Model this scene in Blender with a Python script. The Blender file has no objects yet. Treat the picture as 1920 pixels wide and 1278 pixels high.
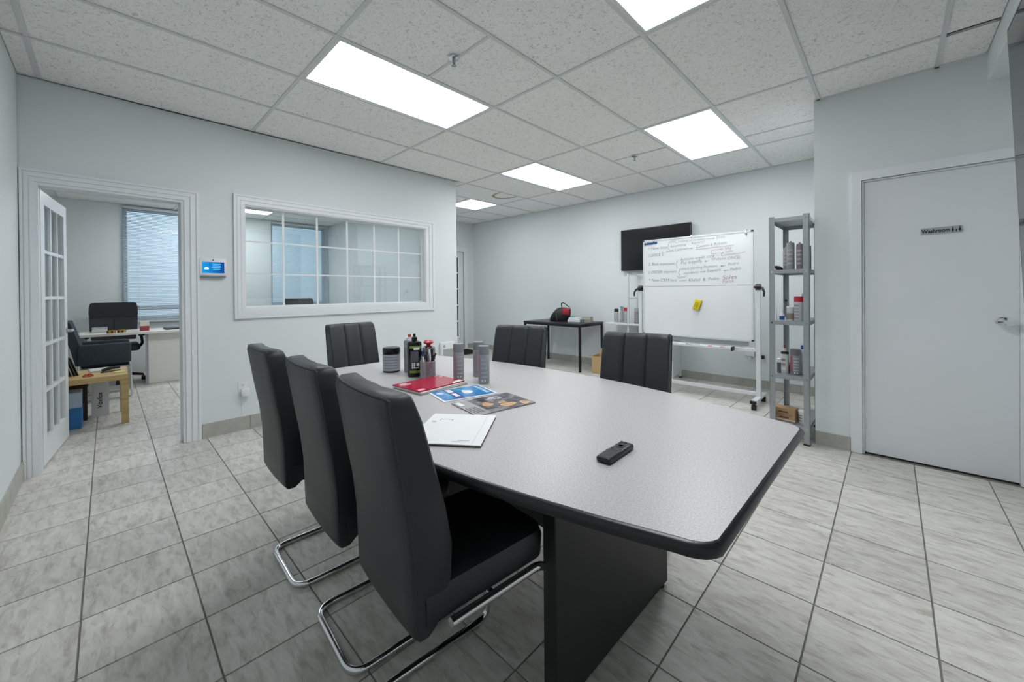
import bpy, bmesh, math, random
from mathutils import Vector, Matrix
random.seed(7)
S = bpy.context.scene
COL = S.collection
PI = math.pi
# ------------------------------------------------------------------ camera
CAMZ = 1.193
cam = bpy.data.cameras.new('camera'); camo = bpy.data.objects.new('camera', cam); COL.objects.link(camo)
cam.sensor_fit = 'HORIZONTAL'; cam.sensor_width = 36.0
cam.lens = 734.253 / 1920 * 36
cam.shift_x = (960 - 952.768) / 1920
cam.shift_y = -(639 - 549.654) / 1920
cam.clip_start = 0.02; cam.clip_end = 200
YAW, PITCH, ROLL = 0.774034906, -0.00492523325, -0.00852238796
_f = Vector((-math.sin(YAW), math.cos(YAW), 0)); _r = Vector((math.cos(YAW), math.sin(YAW), 0)); _u = Vector((0, 0, 1))
_f2 = _f * math.cos(PITCH) + _u * math.sin(PITCH); _u2 = -_f * math.sin(PITCH) + _u * math.cos(PITCH)
_r3 = _r * math.cos(ROLL) + _u2 * math.sin(ROLL); _u3 = -_r * math.sin(ROLL) + _u2 * math.cos(ROLL)
mw = Matrix.Identity(4)
for k in range(3):
    mw[k][0] = _r3[k]; mw[k][1] = _u3[k]; mw[k][2] = -_f2[k]
mw[2][3] = CAMZ
camo.matrix_world = mw
S.camera = camo
# ------------------------------------------------------------------ world, exposure
W = bpy.data.worlds.new('world'); S.world = W; W.use_nodes = True
bg = W.node_tree.nodes['Background']; bg.inputs[0].default_value = (0.66, 0.84, 1.0, 1); bg.inputs[1].default_value = 1.15
S.view_settings.view_transform = 'Standard'; S.view_settings.look = 'None'
S.view_settings.gamma = 1.0; S.view_settings.use_curve_mapping = False
S.view_settings.exposure = 0.32
PANEL = 10.0       # radiance of the fluorescent ceiling panels

# ------------------------------------------------------------------ materials
def lin(c):
    if isinstance(c, str):
        c = [int(c[i:i+2], 16) / 255 for i in (0, 2, 4)]
    return tuple((x / 12.92 if x <= 0.04045 else ((x + .055) / 1.055) ** 2.4) for x in c)
MATS = {}
def M(name, col, rough=.5, metal=0., emit=0., noise=0., nscale=30., bump=0., bscale=60., spec=.5, coat=0., vary=0., tint=None):
    """procedural material; col is an sRGB hex, noise mixes a second tone, bump adds fine relief, vary = per-object value jitter"""
    if name in MATS: return MATS[name]
    m = bpy.data.materials.new(name); m.use_nodes = True
    nt = m.node_tree; N = nt.nodes; L = nt.links; b = N['Principled BSDF']
    c = lin(col)
    b.inputs['Base Color'].default_value = (*c, 1); b.inputs['Roughness'].default_value = rough
    b.inputs['Metallic'].default_value = metal; b.inputs['Specular IOR Level'].default_value = spec
    b.inputs['Coat Weight'].default_value = coat
    out = None
    if noise or bump or vary:
        tc = N.new('ShaderNodeTexCoord')
    if noise:
        nz = N.new('ShaderNodeTexNoise'); nz.inputs['Scale'].default_value = nscale; nz.inputs['Detail'].default_value = 4
        L.new(tc.outputs['Object'], nz.inputs['Vector'])
        rp = N.new('ShaderNodeValToRGB'); c2 = lin(tint) if tint else tuple(x * (1 - noise) for x in c)
        rp.color_ramp.elements[0].position = .3; rp.color_ramp.elements[1].position = .7
        rp.color_ramp.elements[0].color = (*c2, 1); rp.color_ramp.elements[1].color = (*c, 1)
        L.new(nz.outputs['Fac'], rp.inputs['Fac']); out = rp.outputs['Color']
        L.new(out, b.inputs['Base Color'])
    if vary:
        oi = N.new('ShaderNodeObjectInfo'); mr = N.new('ShaderNodeMapRange')
        mr.inputs['To Min'].default_value = 1 - vary; mr.inputs['To Max'].default_value = 1 + vary
        L.new(oi.outputs['Random'], mr.inputs['Value'])
        hs = N.new('ShaderNodeHueSaturation'); hs.inputs['Color'].default_value = (*c, 1)
        L.new(mr.outputs['Result'], hs.inputs['Value'])
        if out: L.new(out, hs.inputs['Color'])
        L.new(hs.outputs['Color'], b.inputs['Base Color'])
    if bump:
        n2 = N.new('ShaderNodeTexNoise'); n2.inputs['Scale'].default_value = bscale; n2.inputs['Detail'].default_value = 3
        L.new(tc.outputs['Object'], n2.inputs['Vector'])
        bp = N.new('ShaderNodeBump'); bp.inputs['Strength'].default_value = bump; bp.inputs['Distance'].default_value = .004
        L.new(n2.outputs['Fac'], bp.inputs['Height']); L.new(bp.outputs['Normal'], b.inputs['Normal'])
    if emit:
        b.inputs['Emission Color'].default_value = (*c, 1); b.inputs['Emission Strength'].default_value = emit
    MATS[name] = m
    return m

def glass_mat(name, tint=(.93, .97, .97), ior=1.5, rough=0.0):
    m = bpy.data.materials.new(name); m.use_nodes = True; nt = m.node_tree; N = nt.nodes; L = nt.links
    N.remove(N['Principled BSDF']); o = N['Material Output']
    t = N.new('ShaderNodeBsdfTransparent'); t.inputs[0].default_value = (*tint, 1)
    g = N.new('ShaderNodeBsdfGlossy'); g.inputs['Roughness'].default_value = rough; g.inputs[0].default_value = (1, 1, 1, 1)
    fr = N.new('ShaderNodeFresnel'); fr.inputs[0].default_value = ior
    mx = N.new('ShaderNodeMixShader')
    L.new(fr.outputs[0], mx.inputs[0]); L.new(t.outputs[0], mx.inputs[1]); L.new(g.outputs[0], mx.inputs[2]); L.new(mx.outputs[0], o.inputs[0])
    return m

def floor_mat():
    m = bpy.data.materials.new('stone_tile'); m.use_nodes = True; nt = m.node_tree; N = nt.nodes; L = nt.links; b = N['Principled BSDF']
    geo = N.new('ShaderNodeNewGeometry'); oi = N.new('ShaderNodeObjectInfo')
    mp = N.new('ShaderNodeMapping'); mp.inputs['Scale'].default_value = (1.5, 5.0, 1.5)
    mp.inputs['Rotation'].default_value = (0, 0, -.35)
    ad = N.new('ShaderNodeVectorMath'); ad.operation = 'ADD'
    sc = N.new('ShaderNodeVectorMath'); sc.operation = 'SCALE'; sc.inputs['Scale'].default_value = 9.
    cb = N.new('ShaderNodeCombineXYZ'); L.new(oi.outputs['Random'], cb.inputs[0]); L.new(oi.outputs['Random'], cb.inputs[1]); L.new(oi.outputs['Random'], cb.inputs[2])
    gt = N.new('ShaderNodeMath'); gt.operation = 'GREATER_THAN'; gt.inputs[1].default_value = .5; L.new(oi.outputs['Random'], gt.inputs[0])
    rm = N.new('ShaderNodeMath'); rm.operation = 'MULTIPLY_ADD'; rm.inputs[1].default_value = PI / 2; rm.inputs[2].default_value = -.3; L.new(gt.outputs[0], rm.inputs[0])
    rc = N.new('ShaderNodeCombineXYZ'); L.new(rm.outputs[0], rc.inputs[2]); L.new(rc.outputs[0], mp.inputs['Rotation'])
    L.new(cb.outputs[0], sc.inputs[0]); L.new(geo.outputs['Position'], ad.inputs[0]); L.new(sc.outputs[0], ad.inputs[1]); L.new(ad.outputs[0], mp.inputs[0])
    n1 = N.new('ShaderNodeTexNoise'); n1.inputs['Scale'].default_value = 5.0; n1.inputs['Detail'].default_value = 9; n1.inputs['Roughness'].default_value = .70; n1.inputs['Distortion'].default_value = .6
    L.new(mp.outputs[0], n1.inputs['Vector'])
    r1 = N.new('ShaderNodeValToRGB'); e = r1.color_ramp.elements
    e[0].position = .26; e[0].color = (*lin('A6A299'), 1); e[1].position = .44; e[1].color = (*lin('C9C6BF'), 1)
    x = e.new(.60); x.color = (*lin('D8D7D1'), 1); x = e.new(.8); x.color = (*lin('DFDED9'), 1)
    L.new(n1.outputs['Fac'], r1.inputs['Fac'])
    n2 = N.new('ShaderNodeTexNoise'); n2.inputs['Scale'].default_value = 8.; n2.inputs['Detail'].default_value = 8; n2.inputs['Distortion'].default_value = .7
    L.new(mp.outputs[0], n2.inputs['Vector'])
    r2 = N.new('ShaderNodeValToRGB'); r2.color_ramp.elements[0].position = .33; r2.color_ramp.elements[0].color = (.58, .56, .52, 1)
    r2.color_ramp.elements[1].position = .47; r2.color_ramp.elements[1].color = (1, 1, 1, 1)
    L.new(n2.outputs['Fac'], r2.inputs['Fac'])
    mx = N.new('ShaderNodeMix'); mx.data_type = 'RGBA'; mx.blend_type = 'MULTIPLY'; mx.inputs['Factor'].default_value = .5
    L.new(r1.outputs[0], mx.inputs['A']); L.new(r2.outputs[0], mx.inputs['B'])
    mr = N.new('ShaderNodeMapRange'); mr.inputs['To Min'].default_value = .90; mr.inputs['To Max'].default_value = 1.06; L.new(oi.outputs['Random'], mr.inputs['Value'])
    hs = N.new('ShaderNodeHueSaturation'); L.new(mx.outputs['Result'], hs.inputs['Color']); L.new(mr.outputs['Result'], hs.inputs['Value'])
    L.new(hs.outputs['Color'], b.inputs['Base Color'])
    b.inputs['Roughness'].default_value = .38; b.inputs['Specular IOR Level'].default_value = .35
    bp = N.new('ShaderNodeBump'); bp.inputs['Strength'].default_value = .25; bp.inputs['Distance'].default_value = .006
    L.new(n1.outputs['Fac'], bp.inputs['Height']); L.new(bp.outputs['Normal'], b.inputs['Normal'])
    return m

def ceil_mat(name, stain=False):
    m = bpy.data.materials.new(name); m.use_nodes = True; nt = m.node_tree; N = nt.nodes; L = nt.links; b = N['Principled BSDF']
    geo = N.new('ShaderNodeNewGeometry')
    n1 = N.new('ShaderNodeTexNoise'); n1.inputs['Scale'].default_value = 46.; n1.inputs['Detail'].default_value = 3; n1.inputs['Distortion'].default_value = 1.6
    L.new(geo.outputs['Position'], n1.inputs['Vector'])
    n2 = N.new('ShaderNodeTexNoise'); n2.inputs['Scale'].default_value = 120.; n2.inputs['Detail'].default_value = 2; n2.inputs['Distortion'].default_value = .8
    L.new(geo.outputs['Position'], n2.inputs['Vector'])
    r1 = N.new('ShaderNodeValToRGB'); r1.color_ramp.elements[0].position = .33; r1.color_ramp.elements[0].color = (*lin('D3D5D1'), 1)
    r1.color_ramp.elements[1].position = .43; r1.color_ramp.elements[1].color = (*lin('F5F6F3'), 1)
    L.new(n1.outputs['Fac'], r1.inputs['Fac'])
    r2 = N.new('ShaderNodeValToRGB'); r2.color_ramp.elements[0].position = .34; r2.color_ramp.elements[0].color = (.76, .77, .76, 1)
    r2.color_ramp.elements[1].position = .44; r2.color_ramp.elements[1].color = (1, 1, 1, 1)
    L.new(n2.outputs['Fac'], r2.inputs['Fac'])
    mx = N.new('ShaderNodeMix'); mx.data_type = 'RGBA'; mx.blend_type = 'MULTIPLY'; mx.inputs['Factor'].default_value = .7
    L.new(r1.outputs[0], mx.inputs['A']); L.new(r2.outputs[0], mx.inputs['B'])
    col = mx.outputs['Result']
    if stain:   # brown water ring with its own shape
        mp = N.new('ShaderNodeMapping'); mp.inputs['Location'].default_value = (4.12, -4.2, 0); L.new(geo.outputs['Position'], mp.inputs[0])
        m2 = N.new('ShaderNodeMapping'); m2.inputs['Scale'].default_value = (1 / .26, 1 / .20, 0); L.new(mp.outputs[0], m2.inputs[0])
        ln = N.new('ShaderNodeVectorMath'); ln.operation = 'LENGTH'; L.new(m2.outputs[0], ln.inputs[0])
        r3 = N.new('ShaderNodeValToRGB'); e = r3.color_ramp.elements
        e[0].position = .72; e[0].color = (0, 0, 0, 1); e[1].position = .84; e[1].color = (1, 1, 1, 1)
        x = e.new(.93); x.color = (.8, .8, .8, 1); x = e.new(1.0); x.color = (0, 0, 0, 1)
        L.new(ln.outputs['Value'], r3.inputs['Fac'])
        m3 = N.new('ShaderNodeMix'); m3.data_type = 'RGBA'; L.new(r3.outputs[0], m3.inputs['Factor'])
        L.new(col, m3.inputs['A']); m3.inputs['B'].default_value = (*lin('A08C58'), 1); col = m3.outputs['Result']
    L.new(col, b.inputs['Base Color']); b.inputs['Roughness'].default_value = .9; b.inputs['Specular IOR Level'].default_value = .2
    bp = N.new('ShaderNodeBump'); bp.inputs['Strength'].default_value = .35; bp.inputs['Distance'].default_value = .004
    L.new(n1.outputs['Fac'], bp.inputs['Height']); L.new(bp.outputs['Normal'], b.inputs['Normal'])
    return m

def diffuser_mat():
    m = bpy.data.materials.new('lit_diffuser'); m.use_nodes = True; nt = m.node_tree; N = nt.nodes; L = nt.links; b = N['Principled BSDF']
    tc = N.new('ShaderNodeTexCoord'); sp = N.new('ShaderNodeSeparateXYZ'); L.new(tc.outputs['Object'], sp.inputs[0])
    # two tube pairs behind the lens: brighter bands either side of the middle
    ab = N.new('ShaderNodeMath'); ab.operation = 'ABSOLUTE'; L.new(sp.outputs['X'], ab.inputs[0])
    rp = N.new('ShaderNodeValToRGB'); e = rp.color_ramp.elements
    e[0].position = 0.0; e[0].color = (.62, .64, .70, 1); e[1].position = .05; e[1].color = (.8, .82, .86, 1)
    x = e.new(.14); x.color = (1, 1, 1, 1); x = e.new(.24); x.color = (.95, .96, 1, 1); x = e.new(.29); x.color = (.75, .77, .82, 1)
    L.new(ab.outputs[0], rp.inputs['Fac'])
    L.new(rp.outputs[0], b.inputs['Emission Color']); b.inputs['Emission Strength'].default_value = PANEL
    b.inputs['Base Color'].default_value = (.9, .9, .9, 1)
    return m

def laminate_mat():
    m = bpy.data.materials.new('grey_laminate'); m.use_nodes = True; nt = m.node_tree; N = nt.nodes; L = nt.links; b = N['Principled BSDF']
    tc = N.new('ShaderNodeTexCoord')
    n1 = N.new('ShaderNodeTexNoise'); n1.inputs['Scale'].default_value = 260.; n1.inputs['Detail'].default_value = 2; L.new(tc.outputs['Object'], n1.inputs['Vector'])
    r1 = N.new('ShaderNodeValToRGB'); r1.color_ramp.elements[0].position = .35; r1.color_ramp.elements[0].color = (*lin('A9A8A9'), 1)
    r1.color_ramp.elements[1].position = .62; r1.color_ramp.elements[1].color = (*lin('C3C2C2'), 1)
    L.new(n1.outputs['Fac'], r1.inputs['Fac']); L.new(r1.outputs[0], b.inputs['Base Color'])
    b.inputs['Roughness'].default_value = .33; b.inputs['Specular IOR Level'].default_value = .4
    return m

def wood_mat(name, c1, c2):
    m = bpy.data.materials.new(name); m.use_nodes = True; nt = m.node_tree; N = nt.nodes; L = nt.links; b = N['Principled BSDF']
    tc = N.new('ShaderNodeTexCoord'); mp = N.new('ShaderNodeMapping'); mp.inputs['Scale'].default_value = (18, 2, 18); L.new(tc.outputs['Object'], mp.inputs[0])
    n1 = N.new('ShaderNodeTexNoise'); n1.inputs['Scale'].default_value = 3.; n1.inputs['Detail'].default_value = 5; L.new(mp.outputs[0], n1.inputs['Vector'])
    r1 = N.new('ShaderNodeValToRGB'); r1.color_ramp.elements[0].position = .3; r1.color_ramp.elements[0].color = (*lin(c1), 1)
    r1.color_ramp.elements[1].position = .7; r1.color_ramp.elements[1].color = (*lin(c2), 1)
    L.new(n1.outputs['Fac'], r1.inputs['Fac']); L.new(r1.outputs[0], b.inputs['Base Color']); b.inputs['Roughness'].default_value = .5
    return m

def print_mat(name, cols, scale=9., rough=.3):
    """flat colour print made of voronoi patches, for brochure photographs"""
    m = bpy.data.materials.new(name); m.use_nodes = True; nt = m.node_tree; N = nt.nodes; L = nt.links; b = N['Principled BSDF']
    tc = N.new('ShaderNodeTexCoord'); nz = N.new('ShaderNodeTexNoise'); nz.inputs['Scale'].default_value = scale; nz.inputs['Detail'].default_value = 4; nz.inputs['Distortion'].default_value = 1.2
    L.new(tc.outputs['Object'], nz.inputs['Vector'])
    rp = N.new('ShaderNodeValToRGB'); e = rp.color_ramp.elements
    n = len(cols)
    e[0].position = .3; e[0].color = (*lin(cols[0]), 1); e[1].position = .72; e[1].color = (*lin(cols[-1]), 1)
    for i in range(1, n - 1):
        x = e.new(.3 + .42 * i / (n - 1)); x.color = (*lin(cols[i]), 1)
    L.new(nz.outputs['Fac'], rp.inputs['Fac']); L.new(rp.outputs[0], b.inputs['Base Color']); b.inputs['Roughness'].default_value = rough
    return m

WALL = M('wall_paint', 'E0E6E7', .55, bump=.04, bscale=220., noise=.015, nscale=3.)
TRIMW = M('white_gloss_trim', 'E8ECEE', .3)
DOORW = M('door_paint', 'E2E6E8', .38, bump=.02, bscale=140.)
FLOOR = floor_mat(); GROUT = M('grout', '8C8A85', .9, noise=.2, nscale=8)
CEIL = ceil_mat('acoustic_tile'); CEILST = ceil_mat('acoustic_tile_stained', True)
TEE = M('grid_tee', 'D4D8D6', .55); PLENUM = M('dark_plenum', '2A2C2C', .9)
DIFF = diffuser_mat()
LAM = laminate_mat()
BLACKP = M('black_plastic', '121214', .4); BLACKM = M('black_metal', '0E0F11', .4, spec=.4)
EDGE = M('black_edge_band', '17181C', .3)
PED = M('black_pedestal', '1B1B1C', .45, noise=.25, nscale=12)
LEATHER = M('black_leatherette', '212529', .46, bump=.10, bscale=400., spec=.6)
CHROME = M('chrome', 'D8DADC', .12, metal=1.)
STEEL = M('galvanised_steel', 'A6ACAF', .42, metal=.35, noise=.1, nscale=40)
GLASS = glass_mat('window_glass', ior=1.62)
WMETAL = M('white_metal', 'D9DDDF', .35); WPLAST = M('white_plastic', 'E6E9EA', .35)
SCREEN = M('tv_screen', '101217', .18, spec=.6); SCREEN2 = M('big_glossy_screen', '23262B', .06, spec=.7)

# ------------------------------------------------------------------ mesh builder
class MB:
    def __init__(s): s.v = []; s.f = []; s.sm = []; s.T = None
    def add(s, vs, fs, smooth=False):
        o = len(s.v)
        if s.T is not None: vs = [tuple(s.T @ Vector(p)) for p in vs]
        s.v += [tuple(p) for p in vs]; s.f += [tuple(i + o for i in q) for q in fs]; s.sm += [smooth] * len(fs)
        return s
    def box(s, x0, x1, y0, y1, z0, z1):
        return s.add([(x0, y0, z0), (x1, y0, z0), (x1, y1, z0), (x0, y1, z0), (x0, y0, z1), (x1, y0, z1), (x1, y1, z1), (x0, y1, z1)],
                     [(0, 3, 2, 1), (4, 5, 6, 7), (0, 1, 5, 4), (1, 2, 6, 5), (2, 3, 7, 6), (3, 0, 4, 7)])
    def rbox(s, x0, x1, y0, y1, z0, z1, b=.004, seg=2):
        bm = bmesh.new(); bmesh.ops.create_cube(bm, size=1)
        for v in bm.verts:
            v.co = Vector(((x0 + x1) / 2 + v.co.x * (x1 - x0), (y0 + y1) / 2 + v.co.y * (y1 - y0), (z0 + z1) / 2 + v.co.z * (z1 - z0)))
        b = min(b, .49 * min(x1 - x0, y1 - y0, z1 - z0))
        bmesh.ops.bevel(bm, geom=bm.edges[:], offset=b, segments=seg, affect='EDGES', profile=.5)
        bm.verts.index_update()
        s.add([v.co[:] for v in bm.verts], [[v.index for v in f.verts] for f in bm.faces], seg > 1); bm.free(); return s
    def prism(s, poly, z0, z1):
        n = len(poly)
        return s.add([(x, y, z0) for x, y in poly] + [(x, y, z1) for x, y in poly],
                     [tuple(range(n))[::-1], tuple(range(n, 2 * n))] + [(i, (i + 1) % n, n + (i + 1) % n, n + i) for i in range(n)])
    def lathe(s, prof, c=(0, 0, 0), n=24, sx=1., sy=1.):
        vs = []; fs = []
        for r, z in prof:
            for k in range(n):
                a = 2 * PI * k / n; vs.append((c[0] + r * sx * math.cos(a), c[1] + r * sy * math.sin(a), c[2] + z))
        for i in range(len(prof) - 1):
            for k in range(n):
                fs.append((i * n + k, i * n + (k + 1) % n, (i + 1) * n + (k + 1) % n, (i + 1) * n + k))
        s.add(vs, fs, True)
        s.add(vs[:n], [tuple(range(n))[::-1]]); s.add(vs[-n:], [tuple(range(n))]); return s
    def loft(s, loops, cap=True, smooth=True):
        n = len(loops[0]); vs = [p for l in loops for p in l]
        fs = [(i * n + k, i * n + (k + 1) % n, (i + 1) * n + (k + 1) % n, (i + 1) * n + k) for i in range(len(loops) - 1) for k in range(n)]
        if cap: fs += [tuple(range(n))[::-1], tuple(range((len(loops) - 1) * n, len(loops) * n))]
        return s.add(vs, fs, smooth)
    def tube(s, pts, r, n=10, closed=False, flat=1.):
        pts = [Vector(p) for p in pts]; loops = []
        m = len(pts); up = None
        for i, p in enumerate(pts):
            a = pts[i - 1] if (i > 0 or closed) else p; b = pts[(i + 1) % m] if (i < m - 1 or closed) else p
            t = (b - a).normalized()
            if up is None:
                up = Vector((0, 0, 1)) if abs(t.z) < .9 else Vector((1, 0, 0))
            up = (up - t * up.dot(t)).normalized(); w = t.cross(up)
            rr = r[i] if isinstance(r, (list, tuple)) else r
            loops.append([tuple(p + (up * math.sin(2 * PI * k / n) * flat + w * math.cos(2 * PI * k / n)) * rr) for k in range(n)])
        if closed: loops.append(loops[0])
        return s.loft(loops, cap=not closed)
    def cyl(s, p0, p1, r0, r1=None, n=16): return s.tube([p0, p1], [r0, r0 if r1 is None else r1], n)
    def ball(s, c, r, n=16, sx=1., sy=1., sz=1.):
        prof = [(max(1e-4, r * math.sin(PI * i / 8)), -r * sz * math.cos(PI * i / 8)) for i in range(9)]
        return s.lathe(prof, c, n, sx, sy)
    def mesh(s, name):
        me = bpy.data.meshes.new(name); me.from_pydata(s.v, [], s.f); me.update()
        me.polygons.foreach_set('use_smooth', s.sm)
        bm = bmesh.new(); bm.from_mesh(me); bmesh.ops.recalc_face_normals(bm, faces=bm.faces[:])
        for e in bm.edges:
            if len(e.link_faces) == 2 and e.calc_face_angle(0) > .75: e.smooth = False
        bm.to_mesh(me); bm.free()
        return me

def fillet(pts, rad, seg=6):
    """round the corners of an open polyline"""
    P = [Vector(p) for p in pts]; out = [P[0]]
    for i in range(1, len(P) - 1):
        a = (P[i - 1] - P[i]); b = (P[i + 1] - P[i]); r = min(rad, a.length * .49, b.length * .49)
        p0 = P[i] + a.normalized() * r; p1 = P[i] + b.normalized() * r
        for k in range(seg + 1):
            t = k / seg; out.append(p0 * (1 - t) ** 2 + P[i] * 2 * t * (1 - t) + p1 * t * t)
    out.append(P[-1]); return out

def link(name, data, mat=None, parent=None, loc=None, rz=None):
    o = bpy.data.objects.new(name, data); COL.objects.link(o)
    if mat is not None and data is not None and not data.materials: data.materials.append(mat)
    if parent is not None: o.parent = parent
    if loc is not None: o.location = loc
    if rz is not None: o.rotation_euler = (0, 0, rz)
    return o
def part(name, mb, mat, parent, label=None):
    o = link(name, mb.mesh(name), mat, parent)
    if label: o['label'] = label
    return o
def tag(o, label, cat, group=None):
    o['label'] = label; o['category'] = cat
    if group: o['group'] = group
    return o
def thing(name, label, cat, loc=(0, 0, 0), rz=0., group=None):
    return tag(link(name, None, None, None, loc, rz), label, cat, group)
def solo(name, mb, mat, label, cat, loc=(0, 0, 0), rz=0., group=None):
    return tag(link(name, mb.mesh(name), mat, None, loc, rz), label, cat, group)
def struct(name, mb, mat, label, cat='wall', loc=(0, 0, 0), rz=0.):
    o = link(name, mb.mesh(name) if mb else None, mat, None, loc, rz); o['kind'] = 'structure'; o['label'] = label; o['category'] = cat
    return o
def dup(root, loc, rz, label=None):
    def cp(o, par):
        c = o.copy(); COL.objects.link(c); c.parent = par
        for ch in list(o.children): cp(ch, c)
        return c
    r = cp(root, None); r.location = loc; r.rotation_euler = (0, 0, rz)
    if label: r['label'] = label
    return r
def text_mesh(body, size, extrude=.0003, shear=0., bold=0.):
    cu = bpy.data.curves.new('txt', 'FONT'); cu.body = body; cu.size = size; cu.extrude = extrude; cu.shear = shear; cu.offset = bold
    cu.resolution_u = 3; cu.align_x = 'LEFT'
    o = bpy.data.objects.new('txt', cu); COL.objects.link(o); dg = bpy.context.evaluated_depsgraph_get()
    me = bpy.data.meshes.new_from_object(o.evaluated_get(dg)); bpy.data.objects.remove(o); bpy.data.curves.remove(cu)
    w = max([v.co.x for v in me.vertices], default=1); return me, w
def text_part(name, body, size, mat, parent, loc, rot, width=None, shear=0., bold=0.):
    me, w = text_mesh(body, size, shear=shear, bold=bold); me.materials.append(mat)
    o = link(name, me, None, parent, loc); o.rotation_euler = rot
    if width: o.scale = (width / w, 1, 1)
    return o

# ================================================================== STRUCTURE
H = 2.631                    # main ceiling
YF, YW, XR, XE = 5.49, 3.81, .60, -6.40      # far wall, washroom wall, right wall, corridor end wall
XB, YO, HO = -8.20, -1.25, 2.54              # office back wall, office side wall, office ceiling
GX0, GY0, TX, TY = -4.048, .915, .6096, 1.2192
LLOC, LROT = (-4.053, 0, 0), .0193           # frame of the window wall: local x out of the wall, local y along it

# ---- floor
fl = struct('floor', MB().box(XB - .3, XR + .2, YO - .2, YF + .2, -.12, -.004), GROUT, 'grey stone-look tiled floor with dark grout', 'floor')
PX, PY, G = .3195, .3225, .006
tile_me = MB().box(0, PX - G, 0, PY - G, -.004, 0).mesh('tile'); tile_me.materials.append(FLOOR)
def pix(x, y, z):
    d = Vector((x, y, z - CAMZ)); w = d.dot(_f2)
    if w < .15: return None
    return 952.8 + 734.25 * d.dot(_r3) / w, 549.65 - 734.25 * d.dot(_u3) / w, w
cells = []
for i in range(-26, 4):
    for j in range(-15, 9):
        x, y = -.208 + i * PX, 3.148 + j * PY
        cx, cy = x + PX / 2, y + PY / 2
        if cx > XR + .1 or cy > YF + .1 or cx < XB - .1 or cy < YO - .05: continue
        if cx > -.3 and cy > YW + .1: continue
        if cx < XE - .15 and cy > 3.3: continue
        if cx > -4.1 and cy < -.55: continue
        q = pix(cx, cy, 0)
        vis = q is not None and -80 < q[0] < 2000 and q[1] < 1400
        if vis and cx < -4.12 and cy < 3.24 and not (30 < q[0] < 350): vis = False   # behind the office wall
        cells.append((0 if vis else 1, q[2] if q else 99, x, y))
cells.sort()
rest = MB()
for n, (hid, dist, x, y) in enumerate(cells):
    if n < 290 and not hid: link('floor_tile', tile_me, None, fl, (x, y, 0))
    else: rest.box(x, x + PX - G, y, y + PY - G, -.004, 0)
o = part('floor_tile_field', rest, FLOOR, fl); o['kind'] = 'stuff'

# ---- ceiling of the meeting room and corridor
ce = struct('ceiling', MB().box(XE - .1, XR + .1, -.5, YF + .1, 2.72, 2.80), PLENUM, 'suspended ceiling of white fissured acoustic tiles', 'ceiling')
GXR = .43
def gx(i): return GX0 + i * TX
def gy(j): return GY0 + j * TY
LIGHTS = {(2, 0): 'recessed fluorescent panel above the office window side of the table', (5, 0): 'recessed fluorescent panel above the remote control end of the table',
          (4, 2): 'recessed fluorescent panel in front of the rolling whiteboard', (1, 2): 'recessed fluorescent panel above the small black table side of the room'}
SPLIT = {(3, 0): 1.52, (3, 2): 3.96, (5, 2): 4.23}
tiles = []
for i in range(-5, 8):
    for j in range(-2, 4):
        x0, x1 = gx(i), gx(i + 1); y0, y1 = gy(j), gy(j + 1)
        x0 = max(x0, XE); x1 = min(x1, GXR if True else x1); y0 = max(y0, -.40); y1 = min(y1, YF)
        if x1 - x0 < .01 or y1 - y0 < .01: continue
        if i < 0:
            if y1 < 3.3: continue
            y0 = max(y0, 3.20)
        if i >= 6: y1 = min(y1, YW)
        if i == 5: x1 = x1 if y0 < 3.5 else min(x1, -.36)
        if y1 - y0 < .01 or (i, j) in LIGHTS: continue
        if (i, j) == (-2, 2):
            tiles.append((x0, x1, y0, 3.96, i, j)); continue
        if (i, j) in SPLIT:
            tiles.append((x0, x1, y0, SPLIT[i, j], i, j)); tiles.append((x0, x1, SPLIT[i, j], y1, i, j)); continue
        if (i, j) == (7, 2): y0 += .040
        tiles.append((x0, x1, y0, y1, i, j))
tiles += [(-4.16, gx(0), a, b, 0, 9) for a, b in ((-.40, -.304), (-.304, .915), (.915, 2.134), (2.134, 3.20))]
for x0, x1, y0, y1, i, j in tiles:
    b = MB().box(x0 + .003, x1 - .003, y0 + .003, y1 - .003, 2.637, 2.652)
    part('ceiling_tile', b, CEILST if (i, j) == (-1, 2) else CEIL, ce)
TW = .0115
for i in range(-3, 8):                      # main tees along the room
    y0 = 3.20 if i < 0 else -.40; y1 = YW if i >= 6 else YF
    part('grid_bar', MB().box(gx(i) - TW, gx(i) + TW, y0, y1, H - .001, H + .007), TEE, ce)
for j in range(-1, 4):                      # cross tees
    for i in range(-4, 8):
        x0, x1 = max(gx(i), XE), min(gx(i + 1), GXR); y = gy(j)
        if i < 0 and y < 3.3: continue
        if i >= 5 and y > YW: x1 = min(x1, -.36)
        if i >= 6 and y > YW: continue
        if (i, j) == (7, 2): continue
        part('grid_bar', MB().box(x0 + TW, x1 - TW, y - TW, y + TW, H, H + .007), TEE, ce)
for (i, j), y in SPLIT.items():
    part('grid_bar', MB().box(gx(i) + TW, min(gx(i + 1), -.36 if i == 5 else 9) - TW, y - .009, y + .009, H, H + .007), TEE, ce)
part('grid_bar', MB().box(gx(-2) + TW, gx(-1) - TW, 3.951, 3.969, H, H + .007), TEE, ce)
# wall angles where the ceiling meets the walls
part('wall_angle', MB().box(-4.16, -4.03, -.40, 3.22, H - .001, H + .006), TEE, ce)
part('wall_angle', MB().box(XE, -.40, YF - .02, YF, H - .001, H + .006), TEE, ce)
part('wall_angle', MB().box(-.42, GXR, YW - .02, YW, H - .001, H + .006), TEE, ce)

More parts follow.
